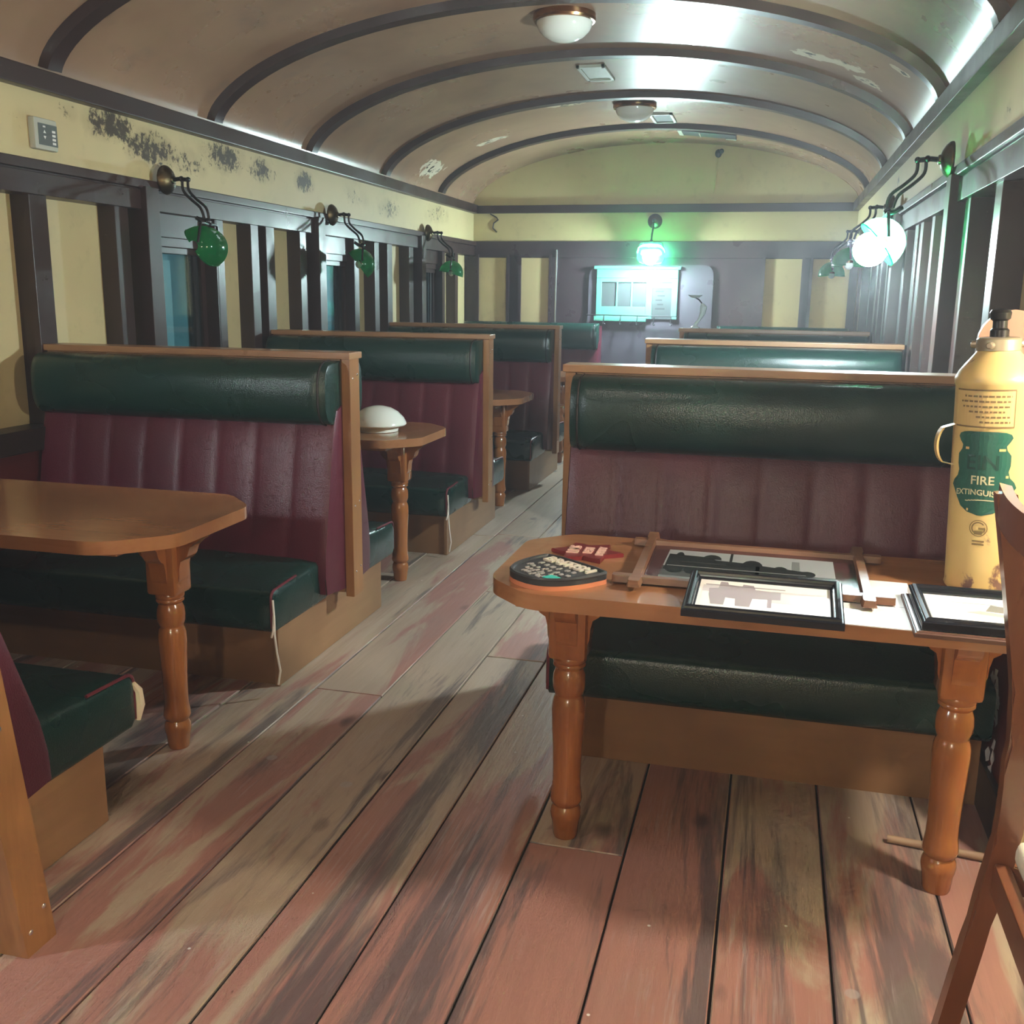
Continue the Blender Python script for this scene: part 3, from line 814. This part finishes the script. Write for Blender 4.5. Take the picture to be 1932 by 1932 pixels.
def moulded_frame(t, w, h, bw, ht, mat='black_lacquer'):
    """mitred, stepped moulding; w,h outer half sizes"""
    prof = [(0, 0), (0, ht * .62), (.10, ht * .72), (.22, ht * .72), (.27, ht * .9), (.5, ht), (.62, ht * .92), (.68, ht * .7), (.8, ht * .7), (.86, ht * .55), (1, ht * .42), (1, 0)]
    cs = [(-w, -h), (w, -h), (w, h), (-w, h)]; ind = [(1, 1), (-1, 1), (-1, -1), (1, -1)]
    bm = bmesh.new(); rings = []
    for (cx, cy), (ix, iy) in zip(cs, ind):
        rings.append([bm.verts.new((cx + ix * bw * a, cy + iy * bw * a, z)) for a, z in prof])
    for i in range(4):
        a, c = rings[i], rings[(i + 1) % 4]
        for k in range(len(prof) - 1): bm.faces.new((a[k], c[k], c[k + 1], a[k + 1]))
    return obj('moulding', bm, mat, t, 20)
# black frame, washed out locomotive photo
t = thing('black_picture_frame', 'small black moulded frame with a faded locomotive photograph, in front of the rustic frame', 'picture frame', (.018, 2.364, ZT + .0145), (.115, 0, -.02))
moulded_frame(t, .182, .122, .028, .026)
bm = bmesh.new(); bx(bm, (-.157, -.097, .004), (.157, .097, .008)); obj('mount', bm, 'paper_white', t)
bm = bmesh.new(); z = .0085
R_(-.147, -.088, .147, .09, 0); R_(-.145, .02, -.10, .06, 2, .0002); R_(.02, -.02, .14, .05, 2, .0002)
flat(bm, [(-.12, -.055, z + .0004), (-.09, -.055, z + .0004), (-.088, -.01, z + .0004), (-.065, -.012, z + .0004), (-.063, -.055, z + .0004), (-.03, -.055, z + .0004), (-.025, -.005, z + .0004), (.04, .0, z + .0004), (.04, .045, z + .0004), (-.02, .05, z + .0004), (-.025, .075, z + .0004), (-.05, .078, z + .0004), (-.052, .065, z + .0004), (-.085, .07, z + .0004), (-.088, .085, z + .0004), (-.105, .085, z + .0004), (-.108, .045, z + .0004), (-.13, .04, z + .0004), (-.128, .0, z + .0004)], 1)
R_(.01, -.05, .02, .0, 1, .0004); R_(-.14, .06, .05, .066, 1, .0004)
obj('photo_print', bm, ['paper_white', 'photo_faded', 'photo_faded_light'], t, 0)
# loose white sheet
bm = bmesh.new(); bx(bm, (-.11, -.20, 0), (.10, .20, .0025))
bx(bm, (.05, -.03, .0025), (.075, -.028, .0027), 1)
o = tag(obj('paper_sheet', bm, ['paper_white', 'photo_faded'], None, 0, (.275, 2.49, ZT)), 'blank white sheet lying on the right table between two black frames', 'paper'); o.rotation_euler = (0, 0, -.03)
# right pair of frames, one on the other
t = thing('brown_picture_frame', 'thin dark brown frame lying underneath the rightmost black frame', 'picture frame', (.512, 2.395, ZT + .001), (0, 0, -.02))
moulded_frame(t, .165, .156, .020, .014, 'frame_thin_brown')
bm = bmesh.new(); bx(bm, (-.147, -.138, .002), (.147, .138, .006)); obj('mount', bm, 'paper_white', t)
t = thing('black_picture_frame', 'rightmost black moulded frame with a small pale landscape print, before the fire extinguisher', 'picture frame', (.527, 2.403, ZT + .0165), (0, 0, -.02))
moulded_frame(t, .165, .152, .030, .026)
bm = bmesh.new(); bx(bm, (-.14, -.126, .002), (.14, .126, .006)); obj('mount', bm, 'paper_white', t)
bm = bmesh.new(); z = .0066
R_(-.075, -.05, .10, .07, 0); R_(-.075, .065, .10, .07, 1, .0002)
flat(bm, [(-.06, -.01, z + .0003), (.09, -.045, z + .0003), (.10, -.03, z + .0003), (-.02, .01, z + .0003)], 1)
flat(bm, [(-.01, .01, z + .0003), (.095, -.005, z + .0003), (.095, .05, z + .0003), (.04, .055, z + .0003), (.01, .065, z + .0003)], 2)
obj('photo_print', bm, ['paper_white', 'photo_grey', 'photo_light'], t, 0)

# fire extinguisher
t = thing('fire_extinguisher', 'tall old yellow fire extinguisher with a green shield label on the right table', 'extinguisher', (.566, 2.705, ZT + .004), (0, -.045, 0))
r = .092
bm = bmesh.new()
lathe(bm, [(r - .006, 0), (r, .006), (r + .002, .012), (r, .02), (r, .52), (r + .003, .525), (r + .003, .538), (r, .544), (r * .94, .555), (r * .80, .572), (r * .64, .590), (r * .55, .600), (r * .52, .606)], 48)
obj('cylinder_body', bm, 'yellow_enamel', t, 40)
bm = bmesh.new(); lathe(bm, [(.046, .602), (.051, .605), (.051, .631), (.047, .635), (.03, .637)], 32)
cp = obj('neck_cap', bm, 'metal_cap', t)
for a in (2.6, .3, 4.2):
    bm = bmesh.new(); lathe(bm, [(.009, 0), (.009, .018), (.006, .02)], 10, 0, (0, 0, 0), 'x')
    bmesh.ops.rotate(bm, verts=bm.verts, cent=(0, 0, 0), matrix=Matrix.Rotation(a, 3, 'Z')); bmesh.ops.translate(bm, verts=bm.verts, vec=(.046 * math.cos(a), .046 * math.sin(a), .618)); obj('lug', bm, 'metal_cap', cp)
bm = bmesh.new(); lathe(bm, [(.022, .635), (.022, .653), (.017, .658), (.017, .675), (.023, .68), (.025, .695), (.021, .702), (.012, .705)], 20); obj('valve_knob', bm, 'iron_dark', t)
F0 = -PI / 2 - .235                      # the label side looks toward the viewer
def cyl(a, z, rr): return V3(rr * math.cos(F0 + a), rr * math.sin(F0 + a), z)
bm = bmesh.new()
hz = [(-.045, .27), (-.03, .265), (-.005, .285), (0, .32), (-.01, .37), (-.03, .395), (-.045, .40), (-.06, .385), (-.07, .30)]
pts = [V3(-1, 0, .0)]
secs = []
for q in range(13):
    u = q / 12; ang = PI * u
    yo = (r - .006) + .045 * (math.sin(ang) ** .28 if 0 < ang < PI else 0); zz = .425 - .105 * u
    d = V3(math.cos(PI + .12), math.sin(PI + .12), 0); n = V3(-d.y, d.x, 0)
    secs.append([d * yo + n * s_ + V3(0, 0, zz) + d * k_ for s_, k_ in ((-.012, 0), (.012, 0), (.012, .005), (-.012, .005))])
loft(bm, secs); obj('strap_handle', bm, 'yellow_enamel', t, 60)
def patch(bm, a0, a1, z0, z1, rr, mi=0, n=10):
    secs = [[cyl(a0 + (a1 - a0) * k / n, z, rr) for z in (z0, z1)] for k in range(n + 1)]
    for s0, s1 in zip(secs, secs[1:]): flat(bm, [s0[0], s1[0], s1[1], s0[1]], mi)
bm = bmesh.new()
patch(bm, -1.05, .55, .425, .512, r + .0012, 0, 16)
for (a0, a1, z0, z1) in ((-1.05, .55, .422, .426), (-1.05, .55, .511, .515), (.535, .56, .424, .514)): patch(bm, a0, a1, z0, z1, r + .0016, 1, 16)
for k, (w0, w1) in enumerate(((-.75, .46), (-.85, .46), (-.8, .44), (-.6, .3), (-.4, .42), (-.3, .44))):
    a = w0; zz = .496 - k * .0125
    while a < w1:
        l = random.uniform(.05, .13); patch(bm, a, min(w1, a + l), zz, zz + .0045, r + .0017, 2, 2); a += l + .035
obj('instruction_label', bm, ['ext_label', 'ext_print', 'ext_print'], t, 0)
# green shield: scalloped outline, filled row by row
prof = [(.205, .05), (.212, .30), (.225, .48), (.245, .60), (.262, .70), (.275, .80), (.288, .74), (.30, .62), (.315, .58), (.33, .62), (.355, .62), (.368, .52), (.378, .50), (.388, .58), (.398, .64), (.406, .60), (.411, .48), (.413, .30)]
bm = bmesh.new()
for (z0, w0), (z1, w1) in zip(prof, prof[1:]):
    n = 12
    for k in range(n):
        q0, q1 = k / n * 2 - 1, (k + 1) / n * 2 - 1
        flat(bm, [cyl(w0 * q0 * 1.12 - .16, z0, r + .0014), cyl(w0 * q1 * 1.12 - .16, z0, r + .0014), cyl(w1 * q1 * 1.12 - .16, z1, r + .0014), cyl(w1 * q0 * 1.12 - .16, z1, r + .0014)])
def ctext(bm, s_, size, a0, z0, mi, bow=0.0, slope=0.0):
    text_bm(bm, s_, size, 0, lambda p: cyl(a0 + p[0] / r, z0 + p[1] + bow * (p[0] / r) ** 2 + slope * p[0], r + .0022), mi, .0004)
ctext(bm, 'EIN', .052, -.16, .335, 2); ctext(bm, 'FIRE', .030, -.14, .292, 1); ctext(bm, 'EXTINGUISHER', .0195, -.14, .262, 1, -.016, -.06)
for k in range(14):
    a = -.55 + k * .08; patch(bm, a, a + .08, .243 - .02 * (a + .1) ** 2, .2455 - .02 * (a + .1) ** 2, r + .0022, 1, 1)
for (a, z0, w0) in ((-.62, .368, .1), (.22, .366, .16), (.42, .30, .07), (-.5, .215, .05), (.3, .25, .05)): patch(bm, a, a + w0, z0, z0 + .006, r + .0022, 3, 2)
obj('shield_label', bm, ['ext_green', 'ext_text', 'ext_green_dark', 'ext_label'], t, 0)
bm = bmesh.new()
for k in range(20):
    a0, a1 = 2 * PI * k / 20, 2 * PI * (k + 1) / 20
    for (ra, rb) in ((.019, .021), (.013, .016)):
        if ra < .015 and (k < 2): continue
        flat(bm, [cyl(-.16 + ra * math.cos(a0) / r, .173 + ra * math.sin(a0), r + .0015), cyl(-.16 + ra * math.cos(a1) / r, .173 + ra * math.sin(a1), r + .0015), cyl(-.16 + rb * math.cos(a1) / r, .173 + rb * math.sin(a1), r + .0015), cyl(-.16 + rb * math.cos(a0) / r, .173 + rb * math.sin(a0), r + .0015)])
patch(bm, -.16, .0, .170, .175, r + .0015, 0, 3); patch(bm, -.16 - .1, -.16 + .1, .157, .166, r + .0015, 0, 4)
for k in range(2): patch(bm, -.30, .0, .138 - k * .008, .142 - k * .008, r + .0015, 0, 5)
obj('maker_stamp', bm, 'ext_print', t, 0)
bm = bmesh.new(); patch(bm, 1.12, 1.5, .30, .385, r + .0014, 0, 5); obj('side_label', bm, 'ext_brown', t, 0)

# round topped board behind it
bm = bmesh.new()
pts = [(-.085, 0), (.085, 0), (.085, .62)] + [(.085 * math.cos(PI * k / 12), .62 + .085 * math.sin(PI * k / 12)) for k in range(1, 12)] + [(-.085, .62)]
loft(bm, [[V3(x, y, z) for x, z in pts] for y in (-.01, .01)])
o = tag(obj('wooden_board', bm, 'board_wood', None, 30, (.60, 2.86, ZT)), 'tan round topped wooden board standing behind the yellow fire extinguisher', 'board')

# small bracket standing on the third right bench rail
t = thing('lamp_bracket', 'small pale broken lamp bracket standing on the dark third right bench', 'bracket', (-.625, 8.42, 1.325))
bm = bmesh.new(); lathe(bm, [(.035, 0), (.035, .01), (.02, .02), (.012, .035)], 16); obj('foot', bm, 'pale_enamel', t)
bm = bmesh.new(); tube(bm, [(0, 0, .03), (.03, 0, .07), (.055, 0, .12), (.06, 0, .17), (.045, 0, .20)], [.012, .012, .022, .028, .01], 10); obj('stem', bm, 'pale_enamel', t)
bm = bmesh.new(); tube(bm, [(.045, 0, .20), (.02, 0, .23), (-.01, 0, .245)], .006, 6); obj('arm', bm, 'wire_dark', t)
bm = bmesh.new(); lathe(bm, [(.005, .243), (.03, .246), (.055, .262), (.058, .266), (.03, .254), (.004, .25)], 18, 0, (-.01, 0, 0)); obj('drip_dish', bm, 'pale_enamel', t)

# ------------------------------------------------------------------ chair at the right edge
t = thing('dining_chair', 'varnished brown wooden chair with cream padding at the right edge of the photo', 'chair', (.50, 1.95, 0))
def sweep2(bm, pts, wx, wy):
    """square member through (x,y,z) points"""
    secs = []
    for i, p in enumerate(pts):
        k = wx[i] if isinstance(wx, (list, tuple)) else wx
        secs.append([V3(p[0] + a * k / 2, p[1] + b_ * wy / 2, p[2]) for a, b_ in ((-1, -1), (1, -1), (1, 1), (-1, 1))])
    loft(bm, secs)
def smooth_pts(pts, n=5):
    out = []
    for i in range(len(pts) - 1):
        p0 = Vector(pts[max(0, i - 1)]); p1 = Vector(pts[i]); p2 = Vector(pts[i + 1]); p3 = Vector(pts[min(len(pts) - 1, i + 2)])
        for k in range(n):
            q = k / n
            out.append(.5 * ((2 * p1) + (p2 - p0) * q + (2 * p0 - 5 * p1 + 4 * p2 - p3) * q * q + (3 * p1 - p0 - 3 * p2 + p3) * q ** 3))
    out.append(Vector(pts[-1])); return out
SIDE = [(-.085, 0), (-.065, .12), (-.035, .32), (-.005, .50), (.005, .60), (.003, .72), (-.005, .86), (-.028, 1.0), (-.050, 1.12), (-.072, 1.235)]
for yy in (0, -.43):
    bm = bmesh.new(); sp = smooth_pts([(x, yy, z) for x, z in SIDE], 4)
    sweep2(bm, sp, [.046 if .4 < p.z < .75 else .040 if p.z < .4 else .036 for p in sp], .038); bmesh.ops.bevel(bm, geom=[e for e in bm.edges if e.calc_length() > .02 and abs((e.verts[0].co - e.verts[1].co).z) > .01], offset=.005, segments=2, affect='EDGES')
    obj('back_leg', bm, 'chair_wood', t, 40)
    bm = bmesh.new(); sweep2(bm, [(.345, yy + (.0 if yy == 0 else .02), 0), (.34, yy, .25), (.335, yy, .48)], [.03, .036, .042], .036); obj('front_leg', bm, 'chair_wood', t)
    bm = bmesh.new(); sweep2(bm, [(0, yy, .47), (.335, yy, .47)], .03, .03) if False else bx(bm, (.01, yy - .014, .44), (.33, yy + .014, .50), 0, .004, 2); obj('side_rail', bm, 'chair_wood', t)
bm = bmesh.new(); bx(bm, (-.018, -.41, .44), (.012, -.02, .51), 0, .005, 2); obj('rear_rail', bm, 'chair_wood', t)
bm = bmesh.new(); bx(bm, (.32, -.41, .44), (.35, -.02, .50), 0, .005, 2); obj('front_rail', bm, 'chair_wood', t)
bm = bmesh.new(); secs = []
for k in range(13):
    q = k / 12; yy = .02 - .47 * q; dx = -.022 * math.sin(PI * q) - .066
    secs.append([V3(dx - .012, yy, 1.185), V3(dx + .014, yy, 1.18), V3(dx + .008, yy, 1.245), V3(dx - .014, yy, 1.25)])
loft(bm, secs); obj('top_rail', bm, 'chair_wood', t, 40)
bm = bmesh.new(); secs = []
for k in range(11):
    q = k / 10; yy = -.03 - .37 * q; dx = -.03 * math.sin(PI * q)
    secs.append([V3(dx - .03, yy, 1.165), V3(dx + .005, yy, .92), V3(dx + .035, yy, .93), V3(dx + .0, yy, 1.16)])
loft(bm, secs); obj('back_pad', bm, 'cream_vinyl', t, 50)
bm = bmesh.new(); bx(bm, (.018, -.43, .505), (.36, .0, .56), 0, .02, 3); obj('seat_pad', bm, 'cream_vinyl', t)

# stick on the floor
bm = bmesh.new(); tube(bm, [(0, 0, .014), (.12, -.015, .014), (.27, -.035, .014)], .012, 10)
tag(obj('wooden_stick', bm, 'stick_wood', None, 40, (.425, 2.885, 0)), 'short bare wooden stick on the floor behind the right table leg', 'stick')
# flaking plaster patch on the right dado
bm = bmesh.new()
for k in range(26):
    q = random.random(); yy = 3.18 + random.uniform(-.05, .05) - .05 * q; zz = .46 - .30 * q
    pts = [(WR - .004 - random.random() * .006, yy + random.uniform(.008, .026) * math.cos(a) * 1.2, zz + random.uniform(.01, .03) * math.sin(a)) for a in [2 * PI * j / 6 for j in range(6)]]
    ex = [bm.verts.new(p) for p in pts]; bm.faces.new(ex)
o = obj('flaking_plaster', bm, 'plaster', None, 0); o['kind'] = 'stuff'; o['label'] = 'white flaking plaster on the dark wall under the right table'; o['category'] = 'plaster'

# wall controller at the upper left
t = thing('wall_controller', 'small grey wall control unit with screen at the upper left of the frieze', 'control panel', (WL, 4.06, 2.25))
bm = bmesh.new(); bx(bm, (-.005, -.075, -.068), (.032, .075, .068), 0, .008, 2); obj('casing', bm, 'grey_plastic', t)
bm = bmesh.new(); bx(bm, (.031, -.052, -.048), (.0335, .070, .044)); obj('screen', bm, 'lcd_grey', t)
bm = bmesh.new()
flat(bm, [(.0338, -.022, .004), (.0338, -.004, .004), (.0338, -.013, .018)]); flat(bm, [(.0338, -.022, -.008), (.0338, -.013, -.022), (.0338, -.004, -.008)])
bx(bm, (.0335, -.022, .028), (.0339, -.006, .035))
for k in range(4): bx(bm, (.0335, .036, -.040 + k * .017), (.0339, .058, -.030 + k * .017))
obj('markings', bm, 'print_white', t, 0)

# ------------------------------------------------------------------ lamps
emit('dome_fill', (1.0, .87, .74), 75, .19)
def ceiling_lamp(label, x, y, dome='opal_glass'):
    t = thing('ceiling_lamp', label, 'lamp', (x, y, arch(x)), (0, 0, 0), 'domed ceiling lamps')
    bm = bmesh.new(); lathe(bm, [(.06, .02), (.165, .02), (.176, -.005), (.178, -.03), (.172, -.042), (.160, -.045), (.158, -.03)], 40); obj('brass_rim', bm, 'brass_rim', t, 30)
    bm = bmesh.new(); lathe(bm, [(.158, -.035), (.155, -.06), (.140, -.09), (.11, -.118), (.07, -.138), (.03, -.147), (.001, -.149)], 40); obj('glass_dome', bm, dome, t, 40)
ceiling_lamp('nearer brass rimmed white dome lamp on the ceiling', -1.25, 5.93)
ceiling_lamp('farther dark rimmed white dome lamp on the ceiling', -1.22, 8.65)
ceiling_lamp('added fill dome lamp on the ceiling above the viewer, out of the photo', -1.25, 1.4, 'dome_fill')  # unseen lit dome, added overhead as soft warm fill
def vent(label, x, y, w, l, dark):
    t = thing('ceiling_vent', label, 'vent', (x, y, arch(x) - .004))
    bm = bmesh.new()
    for a, c in (((-w, -l), (w, -l + .03)), ((-w, l - .03), (w, l)), ((-w, -l), (-w + .025, l)), ((w - .025, -l), (w, l))): bx(bm, (a[0], a[1], -.016), (c[0], c[1], .006), 0, .003, 1)
    obj('vent_frame', bm, 'vent_white', t)
    bm = bmesh.new(); bx(bm, (-w + .02, -l + .02, -.004), (w - .02, l - .02, .004)); obj('vent_panel', bm, 'vent_dark' if dark else 'vent_white', t)
vent('square pale vent cover on the ceiling behind the nearer dome lamp', -1.33, 7.42, .10, .23, False)
vent('small dark vent beside the farther ceiling dome lamp', -1.06, 9.30, .10, .22, True)
t = thing('ceiling_hatch', 'long dark open slot in the ceiling near the end wall', 'vent', (-.71, 10.12, arch(-.71) - .012), (0, .11, 0))
bm = bmesh.new(); bx(bm, (-.25, -.13, -.006), (.25, .13, .0)); obj('opening', bm, 'vent_dark', t)  # solid dark plate, the slot's inner shade put into its colour
bm = bmesh.new(); bx(bm, (-.29, -.16, -.012), (-.25, .13, .002)); obj('edging', bm, 'vent_white', t)
bm = bmesh.new(); bx(bm, (-.09, -.13, -.014), (-.082, .13, 0)); obj('divider', bm, 'vent_white', t)
bm = bmesh.new(); bx(bm, (.15, .10, -.014), (.25, .135, .0)); obj('torn_edging', bm, 'vent_white', t)
bm = bmesh.new(); sphere(bm, (0, 0, 0), .035, 10, 8, 0, (1, .5, 1.2)); sphere(bm, (.03, -.01, .02), .025, 8, 6)
tag(obj('cable_stub', bm, 'wire_dark', None, 40, (-.66, YE - .012, 3.0)), 'small dark cable stub high on the cream end wall', 'stub')
bm = bmesh.new(); tube(bm, [(-.67, YE - .006, 2.98), (-.665, YE - .006, 2.8), (-.69, YE - .006, 2.62)], .007, 6); tag(obj('wall_cable', bm, 'cream_end', None), 'thin cream cable running down the end wall from the dark stub', 'cable')

RB = .075
emit('bulb_cool', (.78, .94, 1.0), 190, RB * S)
emit('bulb_end', (.74, .95, 1.0), 240, RB * S)
emit('bulb_warm', (1.0, .89, .77), 105, RB * S)
emit('bulb_fill', (1.0, .90, .79), 85, RB * S)
emit('bulb_left', (.86, .94, 1.0), 75, RB * S)
plain('bulb_off', (.75, .77, .74), .15)
def wall_lamp(label, loc, rotz, bulb, shade_tilt=0.0, swing=0.0, yaw=0.0):
    """local +x points from the wall into the room; built as parts under an Empty on the wall"""
    t = thing('wall_lamp', label, 'lamp', loc, (0, 0, rotz), 'green shaded wall lamps')
    bm = bmesh.new(); lathe(bm, [(.074, .0), (.076, .006), (.074, .014), (.06, .03), (.04, .042), (.022, .048), (.02, .056), (.012, .06)], 28, 0, (0, 0, 0), 'x'); obj('rosette', bm, 'brass_old', t)
    sw = Matrix.Rotation(swing, 3, 'Z')
    def rt(p): return sw @ Vector(p)
    bm = bmesh.new(); tube(bm, [rt((.05, 0, 0)), rt((.085, 0, .004)), rt((.135, 0, .0))], .011, 8); sphere(bm, rt((.14, 0, 0)), .014, 10, 8); sphere(bm, rt((.10, 0, .004)), .015, 10, 8); ar = obj('stub_arm', bm, 'iron_dark', t)
    for dx in (0, .034):
        bm = bmesh.new(); tube(bm, smooth_pts([rt((.105 + dx, 0, 0)), rt((.108 + dx, 0, -.055)), rt((.15 + dx, 0, -.10)), rt((.205 + dx, 0, -.145)), rt((.225 + dx * .8, 0, -.20))], 4), .0075, 8); obj('rod', bm, 'iron_dark', t)
    hp = rt((.245, 0, -.215)); R = Matrix.Rotation(yaw, 3, 'Z')
    def h(p): return hp + R @ Vector(p)
    bm = bmesh.new(); tube(bm, [h((-.06, -.01, .02)), h((-.03, 0, .0)), h((.015, .01, -.01))], .011, 8); sphere(bm, h((0, 0, 0)), .018, 10, 8); obj('thumb_screw', bm, 'iron_dark', t)
    bm = bmesh.new(); tube(bm, smooth_pts([h((.0, -.14, -.115)), h((.005, -.115, -.03)), h((.005, -.09, -.012)), h((.005, 0, -.015)), h((.005, .09, -.012)), h((.005, .115, -.03)), h((.0, .14, -.115))], 4), .007, 8); obj('yoke', bm, 'iron_dark', t)
    # shade: half barrel with domed ends, hollow
    T = Matrix.Rotation(shade_tilt, 3, 'Y')
    def s(p): return h(T @ Vector(p) + Vector((0, 0, -.115)))
    bm = bmesh.new(); secs = []
    for yy, k in ((-.142, .25), (-.138, .45), (-.125, .68), (-.105, .85), (-.08, .95), (-.05, 1), (0, 1.03), (.05, 1), (.08, .95), (.105, .85), (.125, .68), (.138, .45), (.142, .25)):
        a = [PI * (-.02 + 1.04 * i / 16) for i in range(17)]
        secs.append([s((.108 * k * math.cos(q), yy, .108 * k * math.sin(q) * 1.02 - .035)) for q in a])
    rows = loft(bm, secs, 0, False, False)
    tube(bm, [r_[0].co.copy() for r_ in rows], .004, 6); tube(bm, [r_[-1].co.copy() for r_ in rows], .004, 6)
    for v in (): pass
    sh = obj('shade', bm, 'green_glass', t, 50)
    bm = bmesh.new(); lathe(bm, [(.022, .02), (.026, .0), (.026, -.03), (.02, -.035)], 16, 0, (0, 0, 0)); 
    for v in bm.verts: v.co = s(v.co)
    obj('socket', bm, 'brass_old', t)
    bm = bmesh.new(); sphere(bm, s((0, 0, -.075)) if bulb != 'bulb_off' else s((0, 0, -.035)), RB if bulb != 'bulb_off' else .03, 12, 8); obj('bulb', bm, bulb, t)
    return t
LG = WL + .042
wall_lamp('nearest green shaded wall lamp on the left wall, unlit, dark green glass', (LG, 4.95, 2.15), 0, 'bulb_off', 1.0, 0, .15)
wall_lamp('middle green shaded wall lamp on the left wall, unlit', (LG, 7.06, 2.13), 0, 'bulb_off', .9, 0, .35)
wall_lamp('farthest green shaded wall lamp on the left wall, bright green glass', (LG, 9.2, 2.13), 0, 'bulb_off', .25, 0, .2)
RG = WR - .042
wall_lamp('blazing white lit wall lamp on the right wall, nearest one in view', (RG, 4.86, 2.17), PI, 'bulb_cool', -.9, 0, 0)
wall_lamp('unlit wall lamp on the right wall just left of the blazing one', (RG, 7.15, 2.16), PI, 'bulb_off', 0, 0, 0)
wall_lamp('farthest wall lamp on the right wall, only glints of its ring showing', (RG, 9.3, 2.14), PI, 'bulb_off', 0, 0, 0)
wall_lamp('blazing lit lamp on the end wall above the pale green hatch', (-1.27, YE - .03, 2.34), -PI / 2, 'bulb_end', -.9, 0, 0)
# lit lamps beside and behind the viewer
wall_lamp('lit wall lamp in the recess beside the viewer, out of the photo', (1.41, 2.2, 2.14), PI, 'bulb_warm', -.5, 0, 0)
wall_lamp('lit wall lamp on the left wall behind the viewer, out of the photo', (LG, .65, 2.14), 0, 'bulb_left', -.7, 0, 0)
wall_lamp('added fill lamp on the back wall behind the viewer, out of the photo', (-.35, Y0 + .03, 2.14), PI / 2, 'bulb_fill', -.5, 0, 0)  # added behind the camera as fill, its shadows stay hidden

# ------------------------------------------------------------------ camera and scale to metres
cam = bpy.data.cameras.new('camera'); co = bpy.data.objects.new('camera', cam); C.objects.link(co)
Rv, Uv, Fv = Vector((0.96805873, 0.25037741, 0.01316995)), Vector((-0.06580775, 0.20305077, 0.97695431)), Vector((-0.24193312, 0.94661583, -0.21304185))
co.matrix_world = Matrix(((Rv.x, Uv.x, -Fv.x, 0), (Rv.y, Uv.y, -Fv.y, 0), (Rv.z, Uv.z, -Fv.z, 1.5758), (0, 0, 0, 1)))
cam.sensor_width = 36; cam.lens = 36 * 1882.1 / 1932; cam.clip_start = .02
scn.camera = co
for o in list(bpy.data.objects): o.location = o.location * S
for me in bpy.data.meshes: me.transform(Matrix.Scale(S, 4)); me.update()

w = bpy.data.worlds.new('world'); scn.world = w; w.use_nodes = True
w.node_tree.nodes['Background'].inputs[0].default_value = (.30, .42, .5, 1); w.node_tree.nodes['Background'].inputs[1].default_value = .15
wv = w.node_tree.nodes.new('ShaderNodeVolumeScatter'); wv.inputs['Density'].default_value = .0095; wv.inputs['Color'].default_value = (.85, .93, 1, 1); wv.inputs['Anisotropy'].default_value = .3  # thin haze added for glow around the lamps and a bluish veil
w.node_tree.links.new(wv.outputs[0], w.node_tree.nodes['World Output'].inputs['Volume'])
vs = scn.view_settings; vs.view_transform = 'Standard'; vs.look = 'None'; vs.exposure = 0.0; vs.gamma = 1.0; vs.use_curve_mapping = False
scn.cycles.max_bounces = 7; scn.cycles.diffuse_bounces = 4; scn.cycles.glossy_bounces = 3; scn.cycles.transmission_bounces = 4; scn.cycles.volume_bounces = 0; scn.cycles.use_adaptive_sampling = True; scn.cycles.adaptive_threshold = .08; scn.cycles.adaptive_min_samples = 12; scn.cycles.use_light_tree = False; scn.cycles.caustics_reflective = False; scn.cycles.caustics_refractive = False; scn.cycles.sample_clamp_indirect = 20.0
